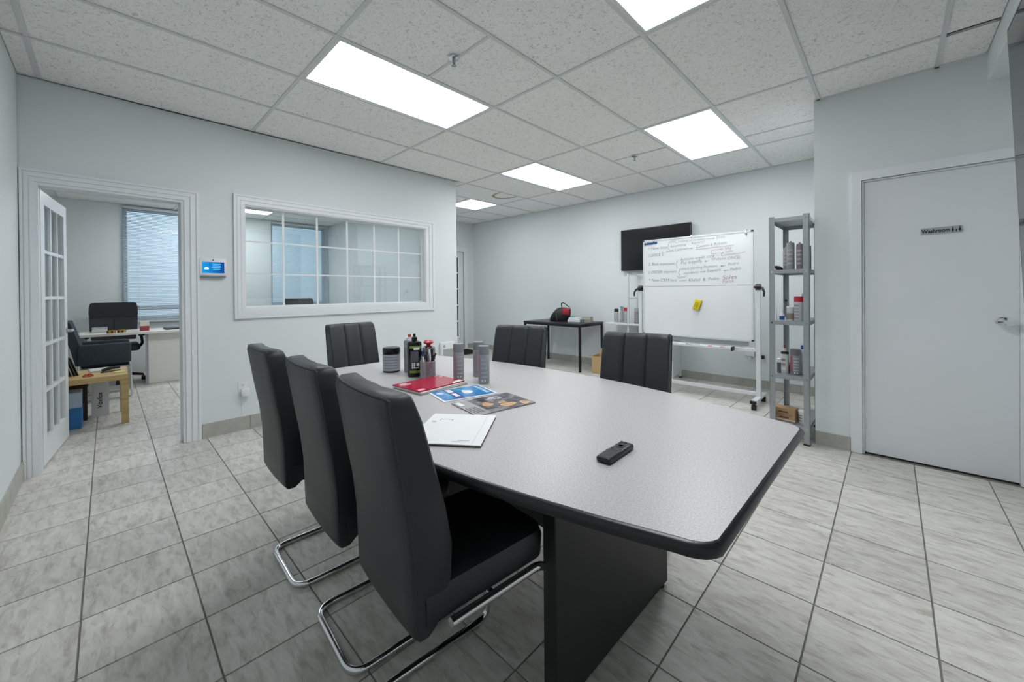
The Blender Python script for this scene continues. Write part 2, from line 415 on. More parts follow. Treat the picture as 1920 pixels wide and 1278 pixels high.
def ceiling_light(x0, x1, y0, y1, z, label):
    cx, cy = (x0 + x1) / 2, (y0 + y1) / 2; hx, hy = (x1 - x0) / 2 - .012, (y1 - y0) / 2 - .012
    t = thing('ceiling_light', label, 'ceiling light', (cx, cy, z), 0, 'fluorescent ceiling panels')
    fw = .018
    fr = MB().box(-hx, hx, -hy, -hy + fw, -.004, .02).box(-hx, hx, hy - fw, hy, -.004, .02).box(-hx, -hx + fw, -hy + fw, hy - fw, -.004, .02).box(hx - fw, hx, -hy + fw, hy - fw, -.004, .02)
    part('frame', fr, WMETAL, t)
    part('housing', MB().box(-hx, hx, -hy, hy, .021, .07), WMETAL, t)
    part('diffuser', MB().box(-hx + fw, hx - fw, -hy + fw, hy - fw, .002, .008), DIFF, t, 'glowing white prismatic lens')
    return t
for (i, j), lab in LIGHTS.items():
    ceiling_light(gx(i), gx(i + 1), gy(j), gy(j + 1), H + .006, lab)
ceiling_light(gx(-2), gx(-1), 3.96, gy(3), H + .006, 'small square fluorescent panel over the corridor beside the stained tile')

def sprinkler(x, y, label):
    t = thing('sprinkler_head', label, 'sprinkler', (x, y, H), 0, 'fire sprinkler heads')
    part('escutcheon', MB().lathe([(.012, -.012), (.030, -.010), (.034, -.003), (.034, 0)], n=24), CHROME, t)
    part('body', MB().lathe([(.004, -.048), (.008, -.044), (.007, -.034), (.012, -.024), (.010, -.010)], n=14), STEEL, t)
    part('deflector', MB().lathe([(.016, -.052), (.017, -.050), (.004, -.048)], n=16), STEEL, t)
sprinkler(-1.915, 1.50, 'chrome sprinkler head in the tile seam beside the long panel above the table')
sprinkler(-1.957, 3.956, 'chrome sprinkler head in the tile seam before the whiteboard')

# ---- walls
wl = MB()
D0, D1, DZ = -.335, .435, 1.945           # office door opening (along the wall, head height)
W0, W1, WZ0, WZ1 = .845, 2.745, 1.06, 1.975   # interior window opening
T = .11
wl.box(-T, 0, -.45, D0, 0, 2.75); wl.box(-T, 0, D0, D1, DZ, 2.75); wl.box(-T, 0, D1, W0, 0, 2.75)
wl.box(-T, 0, W0, W1, 0, WZ0); wl.box(-T, 0, W0, W1, WZ1, 2.75); wl.box(-T, 0, W1, 3.24, 0, 2.75)
struct('wall_left', wl, WALL, 'white partition wall with the office door and interior window', loc=LLOC, rz=LROT)
struct('wall_partition', MB().box(XB - .1, -4.225, 3.155, 3.238, 0, 2.75), WALL, 'white partition between office and corridor')
struct('wall_near', MB().box(-4.04, XR + .1, -.50, -.40, 0, 2.75), WALL, 'white wall beside the office door')
struct('wall_right', MB().box(XR, XR + .1, -.5, YW + .2, 0, 2.75), WALL, 'white wall carrying the big glossy screen')
ww = MB(); DW0, DW1, DWZ = -.150, .565, 1.968
ww.box(-.42, DW0, YW, YW + .10, 0, 2.75).box(DW0, DW1, YW, YW + .10, DWZ, 2.75).box(DW1, XR, YW, YW + .10, 0, 2.75)
ww.box(DW0, DW1, YW + .09, YW + .10, 0, DWZ)
struct('wall_washroom', ww, WALL, 'white wall with the washroom door')
struct('wall_washroom_side', MB().box(-.42, -.32, YW + .10, YF, 0, 2.75), WALL, 'white side wall behind the metal shelf')
struct('wall_far', MB().box(XE - .1, -.32, YF, YF + .12, 0, 2.75), WALL, 'long white wall behind the whiteboard')
E0, E1, EZ = 4.33, 5.215, 2.03
we = MB().box(XE - .1, XE, 3.238, E0, 0, 2.75).box(XE - .1, XE, E0, E1, EZ, 2.75).box(XE - .1, XE, E1, YF, 0, 2.75)
struct('wall_end', we, WALL, 'white end wall of the corridor with a glazed door')
struct('trim_1', MB().box(GXR, XR, -.40, YW, 2.463, 2.72), WALL, 'white boxed soffit along the wall with the big screen', 'soffit')
# office shell
ob = MB()
WA0, WA1, WB0, WB1, OZ0, OZ1 = .165, 1.45, 2.125, 3.125, .80, 2.52
ob.box(XB - .22, XB, YO - .1, WA0, 0, 2.7).box(XB - .22, XB, WA0, WA1, 0, OZ0).box(XB - .22, XB, WA0, WA1, OZ1, 2.7)
ob.box(XB - .22, XB, WA1, WB0, 0, 2.7).box(XB - .22, XB, WB0, WB1, 0, OZ0).box(XB - .22, XB, WB0, WB1, OZ1, 2.7).box(XB - .22, XB, WB1, 3.238, 0, 2.7)
struct('wall_office_back', ob, WALL, 'pale office wall with two blinded windows')
struct('wall_office_side', MB().box(XB - .2, -4.04, YO - .1, YO, 0, 2.7), WALL, 'pale office side wall behind the open door')
struct('wall_office_front', MB().box(-4.155, -4.045, YO, -.452, 0, 2.7), WALL, 'pale office front wall beside the door hinge')
oc = struct('ceiling_office', MB().box(XB, -4.2, YO, 3.155, 2.60, 2.68), PLENUM, 'suspended office ceiling of acoustic tiles', 'ceiling')
OLX, OLY = -7.70, .75
for a in range(-2, 7):
    for b_ in range(-3, 4):
        x0, x1 = OLX + a * TX, OLX + (a + 1) * TX; y0, y1 = OLY + b_ * TY, OLY + (b_ + 1) * TY
        x0, x1, y0, y1 = max(x0, XB), min(x1, -4.20), max(y0, YO), min(y1, 3.155)
        if x1 - x0 < .02 or y1 - y0 < .02 or (a, b_) in ((0, 0), (3, 0)): continue
        part('ceiling_tile', MB().box(x0 + .006, x1 - .006, y0 + .006, y1 - .006, HO + .004, HO + .016), CEIL, oc)
        if a > -1: part('grid_bar', MB().box(x0 - .01, x0 + .01, y0, y1, HO - .002, HO + .003), TEE, oc)
        part('grid_bar', MB().box(x0 + .011, x1 - .011, y0 - .01, y0 + .01, HO - .002, HO + .003), TEE, oc)
part('grid_lath', MB().box(XB, -4.2, YO, 3.155, HO + .017, HO + .022), TEE, oc) if False else None
ceiling_light(OLX, OLX + TX, OLY, OLY + TY, HO + .004, 'fluorescent panel in the office ceiling behind the interior window')
ceiling_light(OLX + 3 * TX, OLX + 4 * TX, OLY, OLY + TY, HO + .004, 'added unseen fluorescent panel brightening the office, just inside the partition')  # extra panel, out of view, added only to brighten the office

# ---- tiled baseboards, each tile its own piece
BB = M('baseboard_stone', 'B3B3AA', .5, noise=.16, nscale=12, vary=.06)
def baseboard(name, a, b, z0, axis, face, sign, label, loc=(0, 0, 0), rz=0., h=.10):
    bo = struct(name, MB().box(*( (face, face + sign * .006, a, b) if axis == 'y' else (a, b, *sorted((face, face + sign * .006)))), z0, z0 + h - .002), GROUT, label, 'baseboard', loc, rz)
    n = max(1, round((b - a) / .3195)); st = (b - a) / n
    for k in range(n):
        p, q = a + k * st + .0015, a + (k + 1) * st - .0015; f0, f1 = sorted((face, face + sign * .010))
        part('baseboard_tile', MB().box(f0, f1, p, q, z0, z0 + h) if axis == 'y' else MB().box(p, q, f0, f1, z0, z0 + h), BB, bo)
baseboard('baseboard_left', .535, 3.235, 0, 'y', 0, 1, 'grey stone baseboard under the interior window', LLOC, LROT, h=.118)
baseboard('baseboard_far', XE + .012, -.42, 0, 'x', YF, -1, 'grey stone baseboard behind the whiteboard')
baseboard('baseboard_near', -4.03, XR, 0, 'x', -.40, 1, 'grey stone baseboard beside the office door casing', h=.118)
baseboard('baseboard_washroom', -.42, -.215, 0, 'x', YW, -1, 'short grey stone baseboard between shelf and washroom door')
baseboard('baseboard_right', -.38, YW - .012, 0, 'y', XR, -1, 'grey stone baseboard under the big glossy screen')
baseboard('baseboard_washroom_side', YW + .02, YF - .012, 0, 'y', -.42, -1, 'grey stone baseboard behind the metal shelf')
baseboard('baseboard_end', E1 + .10, YF - .012, 0, 'y', XE, 1, 'grey stone baseboard beside the corridor door')

# ---- moulded casings
def casing(mb, a0, a1, z0, z1, wL, wR, wT, wB=None):
    """stepped moulding around an opening, in the local frame x = out of the wall, y = along"""
    ST_ = ((0, .20, .022), (.20, .30, .015), (.30, .60, .019), (.60, .68, .012), (.68, 1., .015))
    for i0, i1, th in ST_:
        l0, l1, r0, r1, t0, t1 = wL * (1 - i0), wL * (1 - i1), wR * (1 - i0), wR * (1 - i1), wT * (1 - i0), wT * (1 - i1)
        zb = z0 - (wB * (1 - i0) if wB else 0)
        mb.box(0, th, a0 - l0, a0 - l1, zb, z1 + t0); mb.box(0, th, a1 + r1, a1 + r0, zb, z1 + t0)
        mb.box(0, th, a0 - l1, a1 + r1, z1 + t1, z1 + t0)
        if wB: mb.box(0, th, a0 - l1, a1 + r1, zb, z0 - wB * (1 - i1))
    return mb
cs = casing(MB(), D0, D1, 0, DZ, .060, .095, .080)
cs.box(-T - .005, .004, D0 - .001, D0 + .018, 0, DZ).box(-T - .005, .004, D1 - .018, D1 + .001, 0, DZ).box(-T - .005, .004, D0 + .018, D1 - .018, DZ - .018, DZ + .001)
cs.box(-.065, -.052, D1 - .030, D1 - .018, 0, DZ - .018).box(-.065, -.052, D0 + .018, D1 - .018, DZ - .030, DZ - .018)
struct('trim_2', cs, TRIMW, 'white moulded casing around the office doorway', 'door casing', LLOC, LROT)

# ---- interior window
wn = struct('window_1', None, None, 'wide interior window with white moulded frame and grille', 'window', LLOC, LROT)
fr = casing(MB(), W0, W1, WZ0, WZ1, .078, .122, .086, .086)
part('window_frame', fr, TRIMW, wn)
ln = MB().box(-T, .004, W0, W0 + .010, WZ0, WZ1).box(-T, .004, W1 - .010, W1, WZ0, WZ1).box(-T, .004, W0 + .01, W1 - .01, WZ0, WZ0 + .010).box(-T, .004, W0 + .01, W1 - .01, WZ1 - .010, WZ1)
ln.box(-.085, -.060, W0 + .01, W0 + .024, WZ0 + .01, WZ1 - .01).box(-.085, -.060, W1 - .024, W1 - .01, WZ0 + .01, WZ1 - .01)
ln.box(-.085, -.060, W0 + .024, W1 - .024, WZ0 + .01, WZ0 + .022).box(-.085, -.060, W0 + .024, W1 - .024, WZ1 - .022, WZ1 - .01)
part('window_lining', ln, TRIMW, wn)
part('pane', MB().box(-.0745, -.0705, W0 + .024, W1 - .024, WZ0 + .022, WZ1 - .022), GLASS, wn)
cw, rh = (W1 - W0 - .048) / 6, (WZ1 - WZ0 - .044) / 3
for k in range(1, 6):
    y = W0 + .024 + cw * k; part('muntin', MB().box(-.0700, -.0620, y - .009, y + .009, WZ0 + .022, WZ1 - .022), TRIMW, wn)
for k in range(1, 3):
    z = WZ0 + .022 + rh * k; part('muntin', MB().box(-.0702, -.0625, W0 + .024, W1 - .024, z - .007, z + .007), TRIMW, wn)

# ---- french door, open into the office
LA = Vector((-4.175, -.335)); LD = Vector((-.9945, .105)); LANG = math.atan2(LD.y, LD.x)
dl = struct('door_1', None, None, 'white french door with fifteen panes standing open into the office', 'door', (LA.x, LA.y, 0), LANG)
LW_, LH, TH = .765, 1.92, .036
GA, GB, GZ0, GZ1 = .095, .67, .19, 1.83
lf = MB().box(0, GA, -TH / 2, TH / 2, .012, LH).box(GB, LW_, -TH / 2, TH / 2, .012, LH).box(GA, GB, -TH / 2, TH / 2, .012, GZ0).box(GA, GB, -TH / 2, TH / 2, GZ1, LH)
part('door_frame', lf, TRIMW, dl)
for k in range(1, 3):
    x = GA + (GB - GA) * k / 3; part('muntin', MB().box(x - .012, x + .012, -TH / 2 + .003, TH / 2 - .003, GZ0, GZ1), TRIMW, dl)
for k in range(1, 5):
    z = GZ0 + (GZ1 - GZ0) * k / 5; part('muntin', MB().box(GA, GB, -TH / 2 + .002, TH / 2 - .002, z - .012, z + .012), TRIMW, dl)
for a in range(3):
    for b_ in range(5):
        x0, x1 = GA + (GB - GA) * a / 3, GA + (GB - GA) * (a + 1) / 3; z0, z1 = GZ0 + (GZ1 - GZ0) * b_ / 5, GZ0 + (GZ1 - GZ0) * (b_ + 1) / 5
        part('pane', MB().box(x0 + .010, x1 - .010, -.002, .002, z0 + .010, z1 - .010), GLASS, dl)
for z in (.30, 1.00, 1.74):
    part('hinge', MB().cyl((-.004, .022, z - .045), (-.004, .022, z + .045), .006, n=10).box(-.002, .004, -.012, .022, z - .045, z + .045), STEEL, dl)
for sgn in (-1, 1):
    part('door_handle', MB().cyl((.715, sgn * .018, .90), (.715, sgn * .024, .90), .028, n=20).cyl((.715, sgn * .022, .90), (.715, sgn * .060, .90), .010, n=12).tube([(.715, sgn * .055, .90), (.66, sgn * .062, .90), (.60, sgn * .058, .898)], [.010, .010, .007], 10), CHROME, dl)

# ---- washroom door
cw_ = MB()
for l, th in ((.064, .012), (.058, .018)):
    cw_.box(DW0 - l, DW0, YW - th, YW, 0, DWZ + l).box(DW0, XR - .002, YW - th, YW, DWZ, DWZ + l)
cw_.box(DW1, XR - .002, YW - .012, YW, 0, DWZ)
cw_.box(DW0, DW0 + .012, YW - .002, YW + .085, 0, DWZ).box(DW1 - .012, DW1, YW - .002, YW + .085, 0, DWZ).box(DW0 + .012, DW1 - .012, YW - .002, YW + .085, DWZ - .012, DWZ)
struct('trim_3', cw_, TRIMW, 'plain white casing around the washroom door', 'door casing')
dw = struct('door_2', None, None, 'flat white washroom door with a silver knob', 'door', (0, YW + .016, 0))
part('door_leaf', MB().box(DW0 + .013, DW1 - .013, 0, .04, .012, DWZ - .013), DOORW, dw)
kn = MB().lathe([(.030, 0), (.030, .006), (.014, .010), (.012, .035), (.022, .042), (.030, .055), (.028, .068), (.012, .074)], n=24)
kn.v = [(x * 1.38, -z, y * .86) for x, y, z in kn.v]; kn.v = [(x + .498, y, z + .985) for x, y, z in kn.v]
part('door_knob', kn, CHROME, dw)
sg = thing('door_sign', 'silver washroom sign with black figures on the white door', 'sign', (.145, YW + .014, 1.545))
sg.rotation_euler = (0, -.020, 0)
part('plate', MB().box(0, .185, -.0015, 0, 0, .044), M('brushed_silver', 'AEB4B7', .4, metal=.3), sg)
INK = M('black_ink', '1C1E22', .6)
text_part('lettering', 'Washroom', .034, INK, sg, (.004, -.0018, .011), (PI / 2, 0, 0), .126, bold=.0012)
for fx, sk in ((.142, 0), (.173, 1)):
    f = MB().lathe([(.0005, 0), (.0035, .0005), (.0035, .001)], n=12); f.v = [(fx + x, -.0018 - z * .3, .0355 + y) for x, y, z in f.v]
    body = [(-.0035, .030), (.0035, .030), (.007 if sk else .0055, .014), (.002, .014), (.0025, .004), (.0006, .004), (0, .013), (-.0006, .004), (-.0025, .004), (-.002, .014), (-.007 if sk else -.0055, .014)]
    n = len(body); f.add([(fx + x, -.0021, z) for x, z in body], [tuple(range(n))]); part('pictogram', f, INK, sg)
fc = [(-.002, .022), (.002, .022), (.004, .013), (.0015, .013), (.0015, .004), (-.0015, .004), (-.0015, .013), (-.004, .013)]
f = MB().add([(.1575 + x, -.0021, z) for x, z in fc], [tuple(range(8))]); part('pictogram', f, INK, sg)

# ---- corridor glazed door
ec = MB()
for l, th in ((.095, .010), (.080, .018), (.035, .013)):
    ec.box(XE, XE + th, E1, E1 + l, 0, EZ + l).box(XE, XE + th, E0 - l, E0, 0, EZ + l).box(XE, XE + th, E0, E1, EZ, EZ + l)
struct('trim_4', ec, TRIMW, 'white casing of the glazed corridor door', 'door casing')
d3 = struct('door_3', None, None, 'white glazed door letting daylight into the corridor end', 'door')
ST = .105
part('door_frame', MB().box(XE - .06, XE - .02, E0, E0 + ST, .01, EZ).box(XE - .06, XE - .02, E1 - ST, E1, .01, EZ).box(XE - .06, XE - .02, E0 + ST, E1 - ST, .01, .25).box(XE - .06, XE - .02, E0 + ST, E1 - ST, 1.92, EZ), TRIMW, d3)
for a in range(3):
    for b_ in range(5):
        y0 = E0 + ST + (E1 - E0 - 2 * ST) * a / 3; y1 = E0 + ST + (E1 - E0 - 2 * ST) * (a + 1) / 3; z0 = .25 + 1.67 * b_ / 5; z1 = .25 + 1.67 * (b_ + 1) / 5
        part('pane', MB().box(XE - .042, XE - .038, y0 + .01, y1 - .01, z0 + .012, z1 - .012), GLASS, d3)
for b_ in range(1, 5): part('muntin', MB().box(XE - .055, XE - .025, E0 + ST, E1 - ST, .25 + 1.67 * b_ / 5 - .013, .25 + 1.67 * b_ / 5 + .013), TRIMW, d3)
for a in range(1, 3):
    y = E0 + ST + (E1 - E0 - 2 * ST) * a / 3; part('muntin', MB().box(XE - .054, XE - .026, y - .012, y + .012, .25, 1.92), TRIMW, d3)

# ---- office windows with blinds
SLAT = M('blind_slat', 'C9D6E0', .45)
slat_me = {}
def office_window(n, y0, y1, label, blabel):
    w = struct('window_%d' % n, None, None, label, 'window')
    fr = MB(); x0, x1 = XB - .17, XB - .12; t = .05
    fr.box(x0, x1, y0, y0 + t, OZ0, OZ1).box(x0, x1, y1 - t, y1, OZ0, OZ1).box(x0, x1, y0 + t, y1 - t, OZ0, OZ0 + t).box(x0, x1, y0 + t, y1 - t, OZ1 - t, OZ1).box(x0, x1, y0 + t, y1 - t, .96, 1.02)
    part('window_frame', fr, M('window_frame_grey', 'A9B2B8', .4), w)
    part('pane', MB().box(x0 + .02, x0 + .025, y0 + t, y1 - t, 1.02, OZ1 - t), GLASS, w); part('pane', MB().box(x0 + .02, x0 + .025, y0 + t, y1 - t, OZ0 + t, .96), GLASS, w)
    part('window_sill', MB().box(XB - .12, XB + .003, y0, y1, OZ0 - .025, OZ0), TRIMW, w)
    b = thing('window_blind', blabel, 'blind', (XB + .026, (y0 + y1) / 2, 0), 0, 'office window blinds')
    hw = (y1 - y0) / 2 - .002
    part('head_rail', MB().box(-.02, .02, -hw, hw, OZ1 - .032, OZ1 - .002), WMETAL, b)
    part('bottom_rail', MB().box(-.012, .012, -hw, hw, OZ0 - .03, OZ0 - .015), WMETAL, b)
    a = .70; p, q = .0125 * math.cos(a), .0125 * math.sin(a)
    sm = MB().add([(p, -hw, -q), (p, hw, -q), (0, hw, .0022), (0, -hw, .0022), (-p, hw, q), (-p, -hw, q), (p, -hw, -q - .0006), (p, hw, -q - .0006), (-p, hw, q - .0006), (-p, -hw, q - .0006)],
                  [(0, 1, 2, 3), (3, 2, 4, 5), (6, 9, 8, 7)], False).mesh('slat'); sm.materials.append(SLAT)
    z = OZ0 
    while z < OZ1 - .045:
        link('slat', sm, None, b, (0, 0, z)); z += .0225
    for yy in (-hw * .72, hw * .72): part('ladder_cord', MB().box(.013, .0145, yy - .002, yy + .002, OZ0 + .03, OZ1 - .03), WPLAST, b)
office_window(2, WA0, WA1, 'office window behind the desk', 'white venetian blind behind the office desk chair')
office_window(3, WB0, WB1, 'office window in the corner', 'white venetian blind seen through the interior window grille')

# ================================================================== CONFERENCE TABLE
TZ = .75
ct = thing('conference_table', 'boat-shaped grey laminate conference table with black edge and pedestals', 'table', (-1.272, 1.160, 0), -.017)
def boat(hl, we_, wm, rad, n=14):
    """outline of a boat-shaped top: bowed long sides, rounded corners"""
    side = []
    for k in range(n + 1):
        x = -hl + rad * .9 + (2 * hl - 1.8 * rad) * k / n; t = x / hl
        side.append((x, we_ + (wm - we_) * (1 - t * t)))
    pts = []
    def corner(cx, cy, a0):
        for k in range(1, 6): a = a0 + PI / 2 * k / 6; pts.append((cx + rad * math.cos(a), cy + rad * math.sin(a)))
    y_e = side[0][1]
    for x, y in side: pts.append((x, -y))
    corner(hl - rad, -y_e + rad, -PI / 2)
    corner(hl - rad, y_e - rad, 0)
    for x, y in side[::-1]: pts.append((x, y))
    corner(-hl + rad, y_e - rad, PI / 2); corner(-hl + rad, -y_e + rad, PI)
    return pts
HL, WE, WM = 1.060, .411, .594
part('tabletop', MB().prism(boat(HL, WE, WM, .055), TZ - .020, TZ), LAM, ct)
lo = []
for off, z in ((.001, -.0005), (.007, -.002), (.011, -.008), (.012, -.015), (.009, -.025), (.002, -.028)):
    lo.append([(x, y, TZ + z) for x, y in boat(HL + off, WE + off, WM + off, .055 + off)])
part('edge_band', MB().loft(lo, cap=False), EDGE, ct)
part('underside', MB().prism(boat(HL - .002, WE - .002, WM - .002, .053), TZ - .028, TZ - .0205), PED, ct)
part('pedestal', MB().rbox(.565, .612, -.290, .432, .012, TZ - .028, .003, 1), PED, ct)
part('pedestal', MB().rbox(-.395, -.350, -.315, .24, .012, TZ - .028, .003, 1), PED, ct)
part('stretcher', MB().box(-.349, .564, -.012, .012, .30, TZ - .06), PED, ct)
for x in (.588, -.372):
    for y in (-.29, .22 if x < 0 else .40):
        part('glide', MB().lathe([(.022, 0), (.022, .012)], (x, y, 0), 14), BLACKP, ct)

# ================================================================== MEETING CHAIRS
def make_chair():
    t = thing('meeting_chair', '', 'chair', (0, 0, 0), 0, 'black leatherette cantilever chairs around the table')
    # back: rear surface profile (y, z) and thickness
    prof = [(.012, .415, .030), (0, .43, .060), (-.003, .52, .100), (-.006, .60, .106), (-.016, .69, .100), (-.036, .80, .090), (-.052, .90, .078), (-.060, .945, .068), (-.058, .962, .060), (-.048, .970, .040)]
    hw = .168; xs = []
    g = hw / 3
    for a in (-3, -2.9, -2.2, -1.6, -1.12, -1.0, -.88, -.4, .4, .88, 1.0, 1.12, 1.6, 2.2, 2.9, 3): xs.append(a * g)
    def groove(x):
        q = abs(abs(x) / g - 1.0); return -.006 if q < .01 else (0. if q < .2 else .003)
    loops = []
    for y, z, th in prof:
        e = .93 if z > .965 else (.965 if z > .955 else 1.)
        arc = lambda x: -.012 * (1 - (x / hw) ** 2) if z > .6 else -.006 * (1 - (x / hw) ** 2)
        rear = [(x * e, y + arc(x) + (.003 if abs(x) > hw * .99 else 0), z) for x in xs]
        front = [(x * e, y + th + arc(x) + groove(x) * min(1, th / .05) - (.007 if abs(x) > hw * .99 else 0), z) for x in xs[::-1]]
        loops.append(rear + front)
    part('backrest', MB().loft(loops), LEATHER, t)
    # piping round the rear edge of the back
    pp = [(-hw * 1.0, y + .006, z) for y, z, th in prof[1:9]]; pq = [(hw * 1.0, y + .006, z) for y, z, th in prof[1:9]]
    top = [(x * .95, -.060 - .012 * (1 - (x / hw) ** 2) + .004, .966) for x in (-hw, -hw * .6, -.02, .02, hw * .6, hw)]
    part('piping', MB().tube(pp + top + pq[::-1], .0028, 6), LEATHER, t)
    st = MB()
    for k, zz in enumerate((.430, .440, .492, .512, .520)):
        inn = (.012, .002, 0, .006, .02)[k]
        x = .171 - inn; y0, y1 = .03, .425 - inn; r = .05
        lp = [(-x, y0, zz), (x, y0, zz)]
        for q in range(7): a = PI / 2 * q / 6; lp.append((x - r + r * math.cos(a), y1 - r + r * math.sin(a), zz))
        for q in range(7): a = PI / 2 + PI / 2 * q / 6; lp.append((-x + r + r * math.cos(a), y1 - r + r * math.sin(a), zz))
        if k == 0: LPS = []
        LPS.append(lp)
    st.loft(LPS)
    part('seat', st, LEATHER, t)
    w = .176; path = [(-w, .09, .422), (-w, .415, .424), (-w, .475, .012), (-w, .035, .012), (w, .035, .012), (w, .475, .012), (w, .415, .424), (w, .09, .422)]
    part('sled_frame', MB().tube(fillet(path, .062, 7), .0115, 12, flat=1.), CHROME, t, 'polished chrome cantilever tube')
    part('cross_bar', MB().cyl((-w, .22, .420), (w, .22, .420), .009, n=10), CHROME, t)
    return t
ch = make_chair()
SP = [(-.918, .478, -.085, 'black leatherette chair drawn up beside the white folder on the table'),
      (-1.366, .488, -.06, 'black leatherette chair between two chairs on the office wall side of the table'),
      (-1.880, .486, -.03, 'black leatherette chair on the office wall side furthest from the remote control'),
      (-.945, 1.905, PI + .22, 'black leatherette chair with its front showing, before the rolling whiteboard'),
      (-1.720, 1.860, PI + .34, 'black leatherette chair with its front showing, before the small black table'),
      (-2.800, 1.240, -PI / 2, 'black leatherette chair at the head of the table under the interior window')]
for k, (x, y, rz, lab) in enumerate(SP):
    if k == 0: ch.location = (x, y, 0); ch.rotation_euler = (0, 0, rz); ch['label'] = lab
    else: dup(ch, (x, y, 0), rz, lab)

# ================================================================== THINGS ON THE TABLE
GREYCAN = M('grey_can_print', 'A6AAAE', .38, noise=.12, nscale=60); GREYCAP = M('grey_cap', '868B90', .42)
PINK = M('faded_red_print', 'A8949A', .4); WHITEP = M('white_print', 'E9ECEC', .4); REDP = M('red_plastic', 'B2202B', .35)
LABG = M('pale_label', 'B8BCC4', .45, noise=.12, nscale=80); GREEN = M('green_band', '7FA03C', .4); BLACKG = M('black_bottle_plastic', '0B0B0D', .25)
SILVER = M('silver_print', '9FA3A6', .35, metal=.4)
def band(c, r, z0, z1, a0=0., a1=2 * PI, n=20):
    """curved label patch standing just proud of a can; angles point outward, local"""
    m = MB(); full = a1 - a0 > 6.2
    vs = []; 
    for k in range(n + 1):
        a = a0 + (a1 - a0) * k / n
        vs += [(c[0] + r * math.cos(a), c[1] + r * math.sin(a), z0), (c[0] + r * math.cos(a), c[1] + r * math.sin(a), z1)]
    return m.add(vs, [(2 * k, 2 * k + 2, 2 * k + 3, 2 * k + 1) for k in range(n)], True)
A_CAM = -.65   # which way the printed fronts are turned
def spray_can(x, y, z, label, turn=0., h=.181, r=.0275, group='grey aerosol cans', body=GREYCAN, cap=GREYCAP, stripe=PINK, cat='spray can'):
    t = thing('spray_can', label, cat, (x, y, z), turn, group); k = h / .181
    part('body', MB().lathe([(r * .93, 0), (r, .003), (r, .138 * k), (r * .9, .146 * k)], n=28), body, t)
    part('cap', MB().lathe([(r * .98, .139 * k), (r * .98, h - .003), (r * .92, h)], n=28), cap, t)
    part('label_stripe', band((0, 0), r + .0004, .020 * k, .135 * k, A_CAM - 1.1, A_CAM - .55, 8), stripe, t)
    for q in range(5):
        z0 = (.030 + .021 * q) * k; part('label_text', band((0, 0), r + .0004, z0, z0 + .008 * k, A_CAM - .35, A_CAM + .75, 8), LABG, t)
    for a in (A_CAM - .1, A_CAM + .35):
        part('hazard_mark', band((0, 0), r + .0006, .013 * k, .022 * k, a - .11, a + .11, 4), WHITEP, t)
    return t
spray_can(-1.569, 1.241, TZ, 'grey aerosol can nearest the pen cup, standing alone')
spray_can(-1.549, 1.356, TZ, 'grey aerosol can half hidden behind another grey can', .5)
spray_can(-1.412, 1.272, TZ, 'grey aerosol can nearest the blue brochure', -.25)
# jar
t = thing('polish_jar', 'squat jar with black lid and grey label on the table', 'jar', (-2.006, 1.111, TZ))
part('body', MB().lathe([(.044, 0), (.047, .004), (.047, .100), (.044, .104)], n=32), BLACKG, t)
part('label', MB().lathe([(.0475, .010), (.0475, .098)], n=32), LABG, t)
part('lid', MB().lathe([(.045, .105), (.0475, .107), (.0475, .130), (.044, .135)], n=32), BLACKG, t)
for q in range(5): part('label_text', band((0, 0), .0480, .022 + .015 * q, .027 + .015 * q, A_CAM - .9, A_CAM + .9, 12), M('label_text_grey', '858A94', .5), t)
# tall can with red nozzle
t = thing('spray_can', 'tall silver aerosol with a red nozzle behind the black bottle', 'spray can', (-1.925, 1.178, TZ))
part('body', MB().lathe([(.030, 0), (.032, .003), (.032, .168), (.026, .180), (.014, .186)], n=28), SILVER, t)
part('collar', MB().lathe([(.017, .183), (.017, .191), (.010, .193)], n=20), WHITEP, t)
part('nozzle', MB().lathe([(.0095, .192), (.009, .205), (.006, .209)], n=16), REDP, t)
for q in range(3): part('label_line', band((0, 0), .0324, .04 + .045 * q, .043 + .045 * q), GREYCAP, t)
# black bottle
t = thing('polish_bottle', 'black bottle with green label bands and push-pull cap', 'bottle', (-1.797, 1.128, TZ), 1.0)
part('body', MB().lathe([(.034, 0), (.037, .004), (.037, .172), (.034, .182), (.016, .188)], n=32, sy=.78), BLACKG, t)
part('cap', MB().lathe([(.0145, .188), (.0145, .206), (.012, .208), (.0065, .210), (.0075, .224), (.004, .226)], n=20), BLACKG, t)
def fp(name, m, z0, z1, x0, x1): 
    b_ = MB(); N_ = 8; vs = []
    for k in range(N_ + 1):
        x = x0 + (x1 - x0) * k / N_; y = -.78 * math.sqrt(max(0, .0374 ** 2 - x * x)) - .0004; vs += [(x, y, z0), (x, y, z1)]
    part(name, b_.add(vs, [(2 * k, 2 * k + 2, 2 * k + 3, 2 * k + 1) for k in range(N_)], True), m, t)
fp('label_band', GREEN, .150, .163, -.024, .032); fp('label_band', GREEN, .022, .035, -.024, .028)
fp('label_band', M('label_grey_dark', '5E6166', .5), .078, .136, -.020, .020); fp('label_patch', WHITEP, .142, .156, -.004, .026)
for a in range(2):
    for b_ in range(3): fp('hazard_mark', WHITEP, .046 + .0105 * b_, .0545 + .0105 * b_, -.014 + .0100 * a, -.0055 + .0100 * a)
fp('hazard_mark', WHITEP, .058, .074, .010, .024); fp('hazard_mark', WHITEP, .046, .052, .006, .022)
